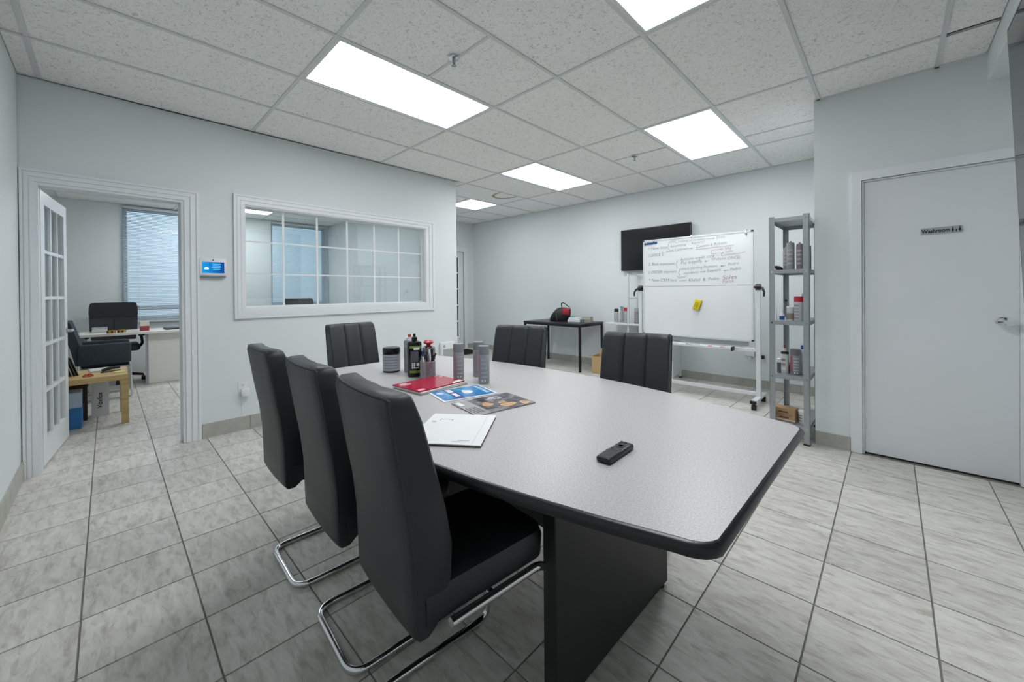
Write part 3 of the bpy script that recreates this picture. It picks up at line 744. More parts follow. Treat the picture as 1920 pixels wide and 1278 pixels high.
# red top can
t = thing('spray_can', 'grey aerosol with a red trigger top behind the pen cup', 'spray can', (-1.832, 1.240, TZ), -.75)
part('body', MB().lathe([(.033, 0), (.036, .003), (.036, .130), (.033, .137)], n=28), M('grey_can_dark', '7E7F86', .35, metal=.3), t)
part('shoulder', MB().lathe([(.034, .137), (.033, .142), (.022, .147)], n=28), CHROME, t)
part('trigger_top', MB().lathe([(.015, .146), (.018, .156), (.034, .160), (.037, .168), (.026, .176), (.008, .178)], n=24, sy=.75).box(-.036, -.031, -.004, .004, .140, .166), REDP, t)
part('label_band', band((0, 0), .0364, .02, .12, -2.2, -.6, 12), M('label_blue_dark', '3A3D66', .4), t)
# pen cup
CX, CY = -1.715, 1.155
t = thing('pen_cup', 'silver wire mesh pen cup holding black and blue pens', 'pen cup', (CX, CY, TZ))
WIRE = M('mesh_wire', 'B4B6BA', .4, metal=.3)
wm = MB()
for k in range(56):
    a = 2 * PI * k / 56
    for sg_ in (-1, 1):
        pts = [(.0385 * math.cos(a + sg_ * q * .14), .0385 * math.sin(a + sg_ * q * .14), .004 + .082 * q / 5) for q in range(6)]
        wm.tube(pts, .0011, 4)
o = part('mesh_wall', wm, WIRE, t); o['kind'] = 'stuff'
part('rim', MB().tube([(.039 * math.cos(2 * PI * k / 28), .039 * math.sin(2 * PI * k / 28), .087) for k in range(28)], .002, 6, closed=True), WIRE, t)
part('base', MB().lathe([(.039, 0), (.0395, .005), (.038, .006)], n=28), WIRE, t)
PENS = [(.018, -.018, -.028, .016, 'BLK'), (.012, -.022, -.032, -.006, 'BLU'), (-.020, .010, .030, .012, 'BLK'), (-.016, .018, .020, -.020, 'BLK'), (-.024, -.006, .034, .0, 'BLK'), (.020, .014, -.016, .026, 'WHT'), (.004, .024, .006, .022, 'BLK')]
PEN_LAB = {'BLK': 'black ballpoint pen standing in the mesh cup', 'BLU': 'blue pen with clear barrel leaning in the mesh cup', 'WHT': 'white pen leaning in the mesh cup'}
for bx, by, tx, ty, kind in PENS:
    pm = {'BLK': BLACKP, 'BLU': M('blue_pen', '2F3378', .3), 'WHT': WPLAST}[kind]
    p0 = Vector((bx * .9, by * .9, .008)); d = (Vector((tx, ty, .092)) - p0).normalized(); p1 = p0 + d * .142
    pe = thing('pen', PEN_LAB[kind], 'pen', (CX, CY, TZ), 0, 'pens in the mesh cup')
    part('barrel', MB().tube([p0, p0 + d * .006, p1 - d * .03], [.001, .004, .0042], 8), WPLAST if kind != 'BLK' else BLACKP, pe)
    part('cap', MB().tube([p1 - d * .032, p1 - d * .002, p1], [.0050, .0048, .002], 8).box(p1.x - .001, p1.x + .001, p1.y - .0065, p1.y - .004, p1.z - .03, p1.z - .005), pm, pe)

def sheet(name, label, cat, cx, cy, ang, w, h, z0, th, mat, group=None):
    t = thing(name, label, cat, (cx, cy, z0), ang, group)
    part('cover', MB().rbox(-w / 2, w / 2, -h / 2, h / 2, 0, th, .0008, 1), mat, t)
    return t
def patch(t, name, x0, x1, y0, y1, z, mat):
    return part(name, MB().box(x0, x1, y0, y1, z, z + .0003), mat, t)
def blob(t, name, x0, x1, y0, y1, z, mat, skew=.25):
    cx, cy, rx, ry = (x0 + x1) / 2, (y0 + y1) / 2, (x1 - x0) / 2, (y1 - y0) / 2
    pts = []
    for k in range(18):
        a = 2 * PI * k / 18; w = 1 + skew * math.sin(3 * a + x0 * 90) * .5
        pts.append((cx + rx * w * math.cos(a), cy + ry * w * math.sin(a)))
    return part(name, MB().prism(pts, z, z + .0003), mat, t)
PAPER = M('paper', 'D9DAD6', .5); PAPERE = M('paper_pages', 'B9B6AC', .7)
# red catalogues: two under, red one on top
ANG = math.atan2(.26, -.02) - PI / 2
sheet('catalogue', 'grey bottom catalogue under the red one, slightly fanned out', 'catalogue', -1.548, 1.062, ANG - .02, .205, .272, TZ, .006, PAPERE, 'catalogues on the table')
sheet('catalogue', 'pale middle catalogue directly under the red one', 'catalogue', -1.552, 1.060, ANG + .01, .203, .270, TZ + .0061, .005, PAPER, 'catalogues on the table')
t = sheet('catalogue', 'glossy red catalogue on top of the pile beside the pen cup', 'catalogue', -1.560, 1.058, ANG, .200, .268, TZ + .0112, .005, M('red_cover', 'B5123E', .18, noise=.12, nscale=5), 'catalogues on the table')
t['category'] = 'catalogue'
m = MB().add([(.098, .132, .0052), (.098, .062, .0052), (.080, .075, .0052), (.068, .100, .0052), (.064, .132, .0052)], [(0, 1, 2, 3, 4)]); part('white_corner', m, WHITEP, t)
text_part('title_text', 'AUTO\nREFINISH', .020, WHITEP, t, (-.088, -.120, .0053), (0, 0, PI / 2), .055) if False else None
for x0, x1, y0, y1 in ((-.080, -.066, -.115, -.075), (-.062, -.050, -.120, -.062), (-.046, -.038, -.112, -.075), (.070, .092, -.126, -.090), (-.090, -.078, .10, .122), (-.060, -.048, .105, .125)): patch(t, 'print_patch', x0, x1, y0, y1, .0051, M('pale_pink_print', 'E8B9C0', .3))
# blue brochure
ANG = math.atan2(.248, .06) - PI / 2
t = sheet('brochure', 'blue brochure with white border on the table', 'brochure', -1.343, 1.081, ANG, .187, .252, TZ, .003, WHITEP)
patch(t, 'cover_print', -.085, .085, -.116, .116, .0031, print_mat('blue_print', ['0E4F93', '1B7DBB', '2F95CC', '9CD2E8'], 14.))
patch(t, 'title_band', -.085, .085, -.062, -.022, .0035, M('navy_print', '1F4A94', .3))
for x0, x1, y0, y1 in ((-.07, -.02, -.054, -.030), (.0, .05, -.052, -.032)): patch(t, 'title_text', x0, x1, y0, y1, .0039, WHITEP)
for k in range(5): patch(t, 'title_letter', -.070 + .027 * k, -.050 + .027 * k, .088, .106, .0035, M('pale_blue_print', 'BFE2EF', .3))
blob(t, 'product_picture', -.03, .035, .0, .045, .0035, print_mat('can_picture', ['B9584B', 'D8E6EC', 'F2F2EE', '7A3F45'], 30.))
blob(t, 'product_picture', -.05, -.01, -.105, -.075, .0035, print_mat('sun_picture', ['F4F4F0', 'BFDFEF', '5F9FC8'], 40.))
# dark magazine
t = sheet('magazine', 'magazine with dark photo cover of a workshop and engine', 'magazine', -1.123, 1.061, math.atan2(.265, .044) - PI / 2, .192, .272, TZ, .004, M('magazine_grey', '9B9C9C', .35))
patch(t, 'cover_photo', -.096, .096, -.070, .136, .0041, print_mat('engine_photo', ['15151A', '34313C', '5A5560', '8E8A92', '2A2730'], 22.))
for x0, x1, y0, y1 in ((-.02, .03, -.055, -.01), (.03, .075, .0, .07), (.045, .09, .085, .125), (.0, .03, .015, .05)): blob(t, 'hand_picture', x0, x1, y0, y1, .0046, print_mat('hands_photo', ['7A5B45', 'C89A62', 'E0B88A', '5A4A52'], 40.))
blob(t, 'machine_picture', -.075, -.03, .0, .07, .0046, print_mat('metal_photo', ['202028', '6E6C74', 'D8D8DC', '3A3A42'], 60.))
patch(t, 'title_text', -.085, -.035, -.128, -.108, .0045, WHITEP)
for k in range(4): patch(t, 'caption_line', .0, .075, -.128 + .012 * k, -.124 + .012 * k, .0045, M('caption_grey', '5C5E62', .5))
# white folder
t = thing('paper_folder', 'white paper folder with a faint drawing beside the chair', 'folder', (-1.002, .778, TZ), math.atan2(.131, .175))
part('back_cover', MB().box(-.110, .110, -.135, .133, 0, .0012), M('dark_folder_lining', '2A2226', .6), t)
part('sheet_stack', MB().box(-.108, .108, -.133, .133, .0014, .0060), PAPERE, t)
part('front_cover', MB().box(-.113, .110, -.137, .136, .0062, .0072), WHITEP, t)
FAINT = M('faint_grey_print', 'B4B9BA', .6)
for x0, x1, y0, y1 in ((-.070, -.030, .075, .079), (-.072, -.069, .06, .079), (-.030, -.027, .06, .079), (-.095, -.080, .045, .055), (.02, .06, -.118, -.114), (.035, .07, -.107, -.103)): patch(t, 'print_line', x0, x1, y0, y1, .0073, FAINT)
patch(t, 'crease_line', .082, .0828, -.13, .13, .0073, FAINT)
# remote
t = thing('remote_control', 'slim black remote control on the grey tabletop', 'remote', (-.531, .952, TZ), .03)
part('body', MB().rbox(-.0205, .0205, -.070, .070, 0, .016, .006, 3), M('remote_black', '1E2124', .35), t)
part('battery_seam', MB().box(-.0175, .0175, -.008, -.0055, .0158, .0163), BLACKG, t)
part('touch_area', MB().box(-.017, .017, -.064, -.012, .0160, .0164), M('remote_slate', '2E3338', .25), t)
part('button_ring', MB().lathe([(.013, .0160), (.013, .0170), (.007, .0170), (.007, .0160)], (0, .030, 0), 24), M('remote_slate', '2E3338', .25), t)
for x, y in ((-.012, .060), (0, .060), (.012, .060), (-.012, .004), (.012, .004)): part('button', MB().lathe([(.0035, .0160), (.003, .0172)], (x, y, 0), 10), BLACKP, t)

# ================================================================== ON THE WINDOW WALL
def onleft(y, z, out=0.):
    c, s_ = math.cos(LROT), math.sin(LROT); return (LLOC[0] + out * c - y * s_, out * s_ + y * c, z)
t = thing('touch_panel', 'white wall touch panel with a lit blue weather screen', 'touch panel', onleft(.617, 1.336), LROT)
part('housing', MB().rbox(.001, .030, -.092, .092, 0, .152, .005, 2), WPLAST, t)
part('foot', MB().box(.002, .034, -.085, .085, -.004, .010), M('panel_foot_grey', '7C858C', .4), t)
def screen_mat():
    m = bpy.data.materials.new('blue_screen'); m.use_nodes = True; nt = m.node_tree; N = nt.nodes; L = nt.links; b = N['Principled BSDF']
    tc = N.new('ShaderNodeTexCoord'); sp = N.new('ShaderNodeSeparateXYZ'); L.new(tc.outputs['Object'], sp.inputs[0])
    mr = N.new('ShaderNodeMapRange'); mr.inputs['From Min'].default_value = -.075; mr.inputs['From Max'].default_value = .075; L.new(sp.outputs['Y'], mr.inputs['Value'])
    rp = N.new('ShaderNodeValToRGB'); rp.color_ramp.elements[0].color = (*lin('0E9BE8'), 1); rp.color_ramp.elements[1].color = (*lin('06398F'), 1); L.new(mr.outputs[0], rp.inputs['Fac'])
    L.new(rp.outputs[0], b.inputs['Emission Color']); b.inputs['Emission Strength'].default_value = .8; b.inputs['Base Color'].default_value = (.01, .02, .05, 1); b.inputs['Roughness'].default_value = .15
    return m
part('screen', MB().box(.030, .031, -.074, .076, .030, .122), screen_mat(), t, 'glowing blue display')
GLOW = M('screen_white', 'C8F4FF', .4, emit=.9)
cl = MB()
for dy, dz, r in ((0, 0, .010), (-.009, -.003, .007), (.009, -.003, .007)): 
    b_ = MB().lathe([(.0005, 0), (r, .0001), (r, .0006)], n=14); cl.add([(.0311 + z, -.045 + dy + x, .070 + dz + y) for x, y, z in b_.v], b_.f)
part('weather_icon', cl, GLOW, t)
for k, (a, b_) in enumerate(((-.005, .052), (-.005, .050), (-.010, .052), (.0, .048))): part('screen_text', MB().box(.0311, .0314, a, b_, .103 - .014 * k, .107 - .014 * k), M('screen_cyan', '5CC4F2', .4, emit=.7), t)
part('camera_dot', MB().cyl((.030, 0, .138), (.0312, 0, .138), .006, n=14), M('dark_lens', '4A4048', .3), t)
t = thing('wall_outlet', 'white wall outlet low on the window wall', 'outlet', onleft(.822, .370), LROT)
part('plate', MB().rbox(.0005, .006, -.035, .035, -.057, .057, .003, 1), WPLAST, t)
for z in (.022, -.022):
    part('socket', MB().rbox(.006, .008, -.017, .017, z - .015, z + .015, .002, 1), WPLAST, t)
    for y in (-.007, .007): part('slot', MB().box(.008, .0083, y - .0015, y + .0015, z, z + .009), BLACKP, t)
    part('slot', MB().box(.008, .0083, -.0025, .0025, z - .010, z - .005), BLACKP, t)
t = thing('power_adapter', 'white plug adapter with cord in the window wall outlet', 'adapter', onleft(.832, .300, .008), LROT)
part('body', MB().rbox(0.0008, .050, -.028, .028, 0, .066, .005, 2), WPLAST, t)
part('cord', MB().tube([(.025, .028, .03), (.03, .045, .035), (.028, .055, .020), (.02, .045, .008), (.012, .02, -.006), (.008, -.015, -.02), (.006, -.02, -.10), (.006, -.02, -.181)], .0025, 6), WPLAST, t)
t = thing('wall_vent', 'white plastic wall vent near the end of the window wall', 'vent', onleft(3.045, .335), LROT)
part('housing', MB().rbox(.0005, .055, -.105, .105, 0, .215, .006, 2), WPLAST, t)
part('grille', MB().box(.055, .057, -.080, .080, .020, .130), M('vent_grey', 'A9AEAC', .5), t)
for k in range(10): part('louvre', MB().box(.057, .061, -.080, .080, .024 + .0105 * k, .029 + .0105 * k), M('vent_louvre', 'BFC4C2', .5), t)
part('control_panel', MB().box(.055, .0565, -.080, -.050, .150, .185), M('vent_grey', 'A9AEAC', .5), t)

# ================================================================== BIG SCREEN ON THE RIGHT WALL
t = thing('wall_display', 'huge glossy dark wall display tilted forward on the wall beside the washroom door', 'television', (0, 0, 0))
zt, zb, xt, xb = 2.41, 1.10, .398, .446
def rp_(z): return xt + (xb - xt) * (zt - z) / (zt - zb)
y0, y1 = .62, 3.0
m = MB().add([(xt, y0, zt), (xt, y1, zt), (xb, y1, zb), (xb, y0, zb), (xt + .05, y0, zt), (xt + .05, y1, zt), (xb + .05, y1, zb), (xb + .05, y0, zb)], [(0, 1, 2, 3), (7, 6, 5, 4), (0, 4, 5, 1), (1, 5, 6, 2), (2, 6, 7, 3), (3, 7, 4, 0)])
part('housing', m, BLACKP, t)
e = .012
m = MB().add([(rp_(zt - e) - .0008, y0 + e, zt - e), (rp_(zt - e) - .0008, y1 - e, zt - e), (rp_(zb + e) - .0008, y1 - e, zb + e), (rp_(zb + e) - .0008, y0 + e, zb + e)], [(0, 1, 2, 3)])
part('screen', m, SCREEN2, t)
part('mount', MB().box(.47, XR - .0005, 1.5, 2.1, 1.45, 2.05), BLACKM, t)

# ================================================================== FAR WALL: TELEVISION
t = thing('television', 'black flat television mounted on the wall behind the whiteboard', 'television', (-2.400, YF, 1.485))
part('housing', MB().rbox(-.506, .506, -.080, -.035, 0, .607, .006, 2), BLACKP, t)
part('screen', MB().box(-.492, .492, -.0808, -.080, .016, .593), SCREEN, t)
part('bracket', MB().box(-.2, .2, -.036, -.0005, .15, .45), BLACKM, t)

# ================================================================== ROLLING WHITEBOARD
WX0, WX1, WBY, WBZ0, WBZ1 = -2.195, -1.010, 4.65, .655, 1.805
wb = thing('rolling_whiteboard', 'double-sided whiteboard on a white wheeled stand, covered in handwritten notes', 'whiteboard', (0, 0, 0))
BOARD = M('whiteboard_enamel', 'E6EAEC', .16, noise=.03, nscale=4)
part('board', MB().box(WX0 + .018, WX1 - .018, WBY - .010, WBY + .010, WBZ0 + .018, WBZ1 - .018), BOARD, wb)
ALU = M('white_aluminium', 'DDE1E3', .3, metal=.2)
part('frame_rail', MB().box(WX0 + .02, WX1 - .02, WBY - .014, WBY + .014, WBZ1 - .018, WBZ1), ALU, wb)
part('frame_rail', MB().box(WX0 + .02, WX1 - .02, WBY - .014, WBY + .014, WBZ0, WBZ0 + .018), ALU, wb)
part('frame_rail', MB().box(WX0, WX0 + .018, WBY - .014, WBY + .014, WBZ0 + .02, WBZ1 - .02), ALU, wb)
part('frame_rail', MB().box(WX1 - .018, WX1, WBY - .014, WBY + .014, WBZ0 + .02, WBZ1 - .02), ALU, wb)
for x in (WX0, WX1 - .02):
    for z in (WBZ0, WBZ1 - .02): part('corner_cap', MB().rbox(x - .001, x + .021, WBY - .016, WBY + .016, z - .001, z + .021, .003, 1), M('dark_corner_cap', '2E3237', .4), wb)
part('divider_line', MB().box(WX0 + .018, WX1 - .018, WBY - .0108, WBY - .0101, 1.236, 1.241), M('divider_grey', '9A9FA2', .5), wb)
for sx, x in ((-1, WX0 - .040), (1, WX1 + .040)):
    part('post', MB().rbox(x - .020, x + .020, WBY - .015, WBY + .015, .085, 1.20, .003, 1), WMETAL, wb)
    kb = MB().cyl((x - .022, WBY, 1.215), (x + .022, WBY, 1.215), .034, n=20)
    kb.tube([(x + sx * .020, WBY - .01, 1.215), (x + sx * .045, WBY - .03, 1.20), (x + sx * .060, WBY - .045, 1.165), (x + sx * .058, WBY - .048, 1.12)], [.012, .012, .010, .009], 10)
    part('pivot_knob', kb, BLACKP, wb)
    part('pivot_arm', MB().box(min(x - sx * .04, x), max(x - sx * .04, x), WBY - .008, WBY + .008, 1.205, 1.225), BLACKM, wb)
    ft = part('foot', MB().rbox(x - .025, x + .025, WBY - .235, WBY + .245, .068, .095, .004, 1), WMETAL, wb)
    part('end_cap', MB().box(x - .026, x + .026, WBY - .240, WBY - .215, .066, .096), BLACKP, ft)
    for y in (WBY - .195, WBY + .205):
        cm = MB()
        for dx in (-.012, .012): cm.cyl((x + dx - .008, y, .026), (x + dx + .008, y, .026), .026, n=18)
        cm.cyl((x, y, .040), (x, y, .068), .010, n=10).box(x - .008, x + .008, y - .012, y + .022, .030, .060)
        part('caster', cm, BLACKP, wb)
part('lower_bar', MB().rbox(WX0 - .02, WX1 + .02, WBY - .011, WBY + .011, .100, .140, .003, 1), WMETAL, wb)
part('upper_bar', MB().rbox(WX0 - .02, WX1 + .02, WBY - .011, WBY + .011, .548, .585, .003, 1), WMETAL, wb)
TRY = .585
part('tray', MB().box(-2.05, -1.20, WBY - .085, WBY - .012, .562, .568).box(-2.05, -1.20, WBY - .088, WBY - .083, .562, .580), ALU, wb)
for x in (-2.06, -1.20): part('tray_end', MB().rbox(x, x + .014, WBY - .092, WBY - .010, .548, .592, .003, 1), BLACKP, wb)
part('gap_shadow_bar', MB().box(WX0 + .05, WX1 - .05, WBY + .012, WBY + .02, .60, .645), M('gap_shadow_grey', 'A4AAAD', .5), wb)  # grey bar stands in for the shade in the gap below the board
GRN = M('green_marker_ink', '4B7567', .6); REDI = M('red_marker_ink', 'A06A74', .6)
def note(body, x, z, width, size, mat, ang=0., wavy=.0):
    text_part('handwriting', body, size, mat, wb, (x, WBY - .0112, z), (PI / 2, -ang, 0), width, shear=.15, bold=-.0009)
def stroke(pts, mat, r=.0022):
    part('handwriting', MB().tube([(x, WBY - .0112, z) for x, z in pts], r, 5, flat=.3), mat, wb)
# pixel (x, y) of the photograph's board crop -> board coordinates
def bx_(u): return -2.185 + (u - 110) / (1815 - 110) * 1.170
def bz_(u, v):
    top = 205 + (u - 110) / 1705. * (50 - 205); bot = 938 + (u - 110) / 1705. * (918 - 938)
    return 1.795 + (v - top) / (bot - top) * (1.239 - 1.795)
def nb(body, u0, v0, u1, v1, size, mat):
    x0, x1 = bx_(u0), bx_(u1); z0, z1 = bz_(u0, v0), bz_(u1, v1); a = math.atan2(z1 - z0, x1 - x0)
    note(body, x0, z0, math.hypot(x1 - x0, z1 - z0), size, mat, a)
def ns(pts, mat, r=.0022): stroke([(bx_(u), bz_(u, v)) for u, v in pts], mat, r)
nb('> New hire', 180, 345, 530, 320, .052, GRN); nb('EMC Testing of Scooter', 580, 235, 1150, 185, .042, GRN); nb('Dimo', 1315, 170, 1440, 155, .045, GRN)
ns([(570, 205), (555, 270), (535, 300), (555, 320), (570, 340)], GRN); ns([(1170, 165), (1290, 158), (1265, 150), (1290, 158), (1270, 170)], GRN)
nb('Advertising  -  Reporter', 590, 305, 1150, 225, .042, GRN); nb('2 OFFICE', 190, 460, 415, 440, .050, GRN)
ns([(470, 365), (455, 370), (455, 440), (470, 440)], GRN); nb('- work Contract', 480, 390, 880, 335, .044, GRN); ns([(880, 322), (950, 314), (930, 306), (950, 314), (932, 324)], GRN)
nb('Custom & Robotic', 1010, 315, 1470, 250, .046, GRN); ns([(1010, 338), (1300, 300), (1560, 270)], REDI)
ns([(1390, 338), (1245, 350), (1240, 405), (1390, 398)], REDI); nb('o Sky', 1370, 350, 1535, 335, .042, REDI); nb('o neve', 1390, 405, 1550, 380, .038, REDI)
nb('2. Bank statement', 195, 595, 660, 585, .050, GRN); ns([(700, 515), (692, 560), (675, 578), (695, 600), (700, 640)], GRN)
nb('- Activate credit card  -  Custom', 715, 525, 1590, 430, .046, GRN); nb('lead over', 1600, 432, 1725, 395, .038, REDI)
nb('- Pay supplify', 715, 580, 1100, 545, .048, GRN); ns([(1210, 518), (1140, 528), (1165, 518), (1140, 528), (1168, 536)], GRN)
nb('Website', 1240, 520, 1450, 505, .046, GRN); nb('(DINCE)', 1465, 508, 1645, 490, .046, REDI)
nb('2. ORDER shipment', 185, 730, 690, 715, .050, GRN); ns([(750, 650), (738, 690), (720, 715), (742, 735), (750, 760)], GRN)
nb('check pending Payment', 760, 675, 1330, 625, .046, GRN); ns([(1440, 604), (1375, 608), (1400, 598), (1375, 608), (1402, 618)], GRN); nb('Pedro', 1480, 610, 1630, 585, .046, GRN)
nb('coordinate new Shipment', 805, 745, 1380, 690, .046, GRN); ns([(1490, 680), (1420, 684), (1445, 675), (1420, 684), (1446, 694)], GRN); nb('Pedro', 1510, 690, 1660, 665, .046, GRN)
nb('* New CRM hire', 200, 860, 690, 858, .052, GRN); nb('"demo"', 690, 815, 865, 795, .044, GRN); nb('Khaled  &  Pedro', 885, 860, 1350, 835, .050, GRN)
ns([(740, 848), (800, 836), (855, 834)], GRN); nb('Sales', 1400, 830, 1600, 815, .062, REDI); nb('Force', 1400, 890, 1560, 875, .056, REDI)
for k, (u, v) in enumerate(((145, 248), (190, 240), (225, 238), (262, 236), (300, 224), (340, 226))):
    m = MB().lathe([(.013, 0), (.014, .003), (.013, .009), (.010, .010)], n=18); m.v = [(x, -z, y) for x, y, z in m.v]
    solo('board_magnet', m, M('blue_magnet', '1E4A86', .35), 'small round blue magnet in the row at the whiteboard corner', 'magnet', (bx_(u), WBY - .0104, bz_(u, v)), 0, 'blue magnets on the whiteboard')
for u, lab in ((935, 'white clip gripping the whiteboard top rail above the notes'), (1730, 'white clip on the whiteboard top rail near the dark corner cap')):
    x = bx_(u); c = thing('board_clip', lab, 'clip', (x, WBY, WBZ1), 0, 'clips on the whiteboard rail')
    part('hook', MB().box(-.007, .007, -.020, .020, .0005, .010).box(-.007, .007, -.022, -.0155, -.042 if u > 1000 else -.014, .010), WPLAST, c)
    part('knob', MB().cyl((0, -.0155, -.035 if u > 1000 else -.008), (0, -.030, -.035 if u > 1000 else -.008), .007, n=12), M('clip_grey', '7B8286', .4) if u > 1000 else WPLAST, c)
t = thing('board_eraser', 'yellow magnetic eraser stuck askew on the blank half of the whiteboard', 'eraser', (-1.555, WBY - .0104, 1.025)); t.rotation_euler = (0, .30, 0)
part('felt', MB().box(-.034, .034, -.008, 0, -.056, .056), M('eraser_felt', '4A4A44', .9), t)
part('body', MB().rbox(-.036, .036, -.032, -.008, -.058, .058, .007, 2), M('yellow_foam', 'D8C51C', .6), t)
for k in range(3): part('print_line', MB().box(-.020 + .014 * k, -.014 + .014 * k, -.0326, -.0320, -.030, .030), M('eraser_print', '8C7F10', .6), t)
for x, c, lab in ((-1.46, REDP, 'red marker lying in the whiteboard tray beside the black end stop'), (-1.34, M('red_marker_pale', 'C8757C', .4), 'pink-red marker lying in the whiteboard tray'), (-1.70, M('grey_marker', '6A7176', .4), 'grey marker lying in the whiteboard tray')):
    mk = thing('marker', lab, 'marker', (x, WBY - .05, .5762), 0, 'markers in the tray'); part('barrel', MB().cyl((-.055, 0, 0), (.025, 0, 0), .008, n=12), WPLAST, mk); part('cap', MB().cyl((.025, 0, 0), (.062, 0, 0), .0082, .007, 12), c, mk)

# ================================================================== METAL SHELF
SX0, SX1, SY0, SY1 = -.696, -.440, 3.700, 4.300
sh = thing('metal_shelf', 'narrow galvanised steel shelving unit with five shelves beside the washroom wall', 'shelf', (0, 0, 0))
for x, dx in ((SX0, 1), (SX1, -1)):
    for y, dy in ((SY0, 1), (SY1, -1)):
        a = MB().box(min(x, x + dx * .038), max(x, x + dx * .038), min(y, y + dy * .002), max(y, y + dy * .002), 0, 1.765)
        a.box(min(x, x + dx * .002), max(x, x + dx * .002), min(y, y + dy * .038), max(y, y + dy * .038), 0, 1.765)
        po = part('upright', a, STEEL, sh)
        part('foot', MB().box(min(x - dx * .001, x + dx * .04), max(x - dx * .001, x + dx * .04), min(y - dy * .001, y + dy * .04), max(y - dy * .001, y + dy * .04), 0, .012), BLACKP, po)
SHZ = [1.752, 1.345, .942, .518, .142]
for z in SHZ:
    pl = part('shelf_board', MB().box(SX0 + .0025, SX1 - .0025, SY0 + .0025, SY1 - .0025, z - .002, z).box(SX0 + .0025, SX1 - .0025, SY0 + .0025, SY0 + .0045, z - .030, z - .002).box(SX0 + .0025, SX1 - .0025, SY1 - .0045, SY1 - .0025, z - .030, z - .002).box(SX0 + .0025, SX0 + .0045, SY0 + .005, SY1 - .005, z - .030, z - .002).box(SX1 - .0045, SX1 - .0025, SY0 + .005, SY1 - .005, z - .030, z - .002), STEEL, sh)
    for x in (SX0 + .018, SX1 - .018): part('bolt', MB().cyl((x, SY0 - .004, z - .015), (x, SY0, z - .015), .006, n=10), CHROME, pl)

# ---- things on the metal shelf
A_CAM = -1.43
MAUVE = M('cartridge_mauve', '8F8489', .42, noise=.15, nscale=50); CARTG = M('cartridge_grey', '9A9B9B', .42, noise=.1, nscale=40)
def cartridge(x, y, z, r, h, body, label):
    t = thing('sealant_cartridge', label, 'cartridge', (x, y, z), 0, 'sealant cartridges on the shelf')
    part('tube', MB().lathe([(r * .96, 0), (r, .003), (r, h - .012), (r * .85, h - .006)], n=24), body, t)
    part('nozzle_tip', MB().lathe([(r * .4, h - .006), (r * .3, h + .004), (r * .15, h + .008)], n=12), CARTG, t)
    for q in range(4): part('label_text', band((0, 0), r + .0004, h * (.2 + .16 * q), h * (.2 + .16 * q) + .012, A_CAM - .9, A_CAM + .5, 8), LABG, t)
    part('label_stripe', band((0, 0), r + .0005, .02, h * .72, A_CAM - 1.5, A_CAM - 1.0, 6), PINK, t)
z = SHZ[1]
cartridge(-.600, 3.81, z, .022, .180, CARTG, 'pale sealant cartridge at the left of the pair on the shelf'); 
cartridge(-.566, 3.775, z, .026, .218, CARTG, 'tall grey sealant cartridge with a pink stripe on the shelf')
cartridge(-.508, 3.778, z, .022, .205, MAUVE, 'mauve sealant cartridge beside the grey can on the shelf')
spray_can(-.468, 3.830, z, 'dark grey can behind the upright, next to the mauve cartridge', 0, .185, .026, 'aerosols on the metal shelf', M('slate_can', '6B757C', .4), M('slate_cap', '616B72', .4))
t = thing('spring_clamp', 'small black hand tool lying on the shelf beside the cartridges', 'tool', (-.655, 3.78, z))
part('jaw', MB().tube([(-.035, 0, .026), (-.01, .005, .026), (.02, 0, .018), (.03, -.005, .012)], [.008, .012, .013, .008], 8), BLACKP, t)
part('grip', MB().tube([(-.01, .004, .018), (.01, .01, .010), (.035, .014, .0085)], [.011, .010, .008], 8), BLACKP, t)
z = SHZ[2]
solo('nozzle_cone', MB().lathe([(.009, 0), (.009, .006), (.006, .010), (.002, .105)], n=14), WPLAST, 'translucent white cone nozzle standing on the shelf', 'nozzle', (-.662, 3.775, z))
t = thing('glue_bottle', 'small white glue bottle with a blue label on the shelf', 'bottle', (-.625, 3.775, z))
part('body', MB().lathe([(.016, 0), (.0175, .002), (.0175, .045), (.012, .056), (.007, .060)], n=20), WPLAST, t); part('label', MB().lathe([(.0178, .006), (.0178, .036)], n=20), M('blue_label', '2E63A8', .4), t)
part('nozzle', MB().lathe([(.007, .060), (.005, .072), (.002, .092)], n=12), WPLAST, t)
t = thing('bottle_brush', 'thin black-topped brush leaning upright behind the glue bottle', 'brush', (-.600, 3.84, z)); part('handle', MB().cyl((0, 0, 0), (-.012, .01, .15), .006, n=10), M('brush_grey', '55585C', .4), t); part('tip', MB().ball((-.0125, .0105, .158), .012, 12), BLACKP, t)
t = thing('clear_cup', 'clear plastic cup half full of brown powder on the shelf', 'cup', (-.568, 3.785, z))
part('wall', MB().lathe([(.024, 0), (.027, .003), (.028, .095), (.027, .105)], n=24), M('frosted_plastic', 'C9CBC6', .25), t); part('contents', MB().lathe([(.0283, .012), (.0284, .060)], n=24), M('brown_contents', '8C8378', .6), t); part('lid', MB().lathe([(.029, .104), (.029, .112), (.026, .114)], n=24), WPLAST, t)
t = thing('spray_can', 'large white and grey can with a wide red top on the shelf', 'spray can', (-.506, 3.765, z), 0, 'aerosols on the metal shelf')
part('body', MB().lathe([(.036, 0), (.038, .003), (.038, .150)], n=28), M('can_pale', 'B9BEC0', .4, noise=.1, nscale=50), t); part('red_band', MB().lathe([(.0385, .150), (.0385, .190), (.034, .193)], n=28), REDP, t); part('nozzle', MB().lathe([(.010, .193), (.009, .212), (.006, .216)], (.02, .0, 0), 12), CARTG, t)
for q in range(5): part('label_text', band((0, 0), .0386, .02 + .024 * q, .032 + .024 * q, A_CAM - 1.3, A_CAM - .2, 8), PINK if q % 2 else GREYCAP, t)
z = SHZ[3]
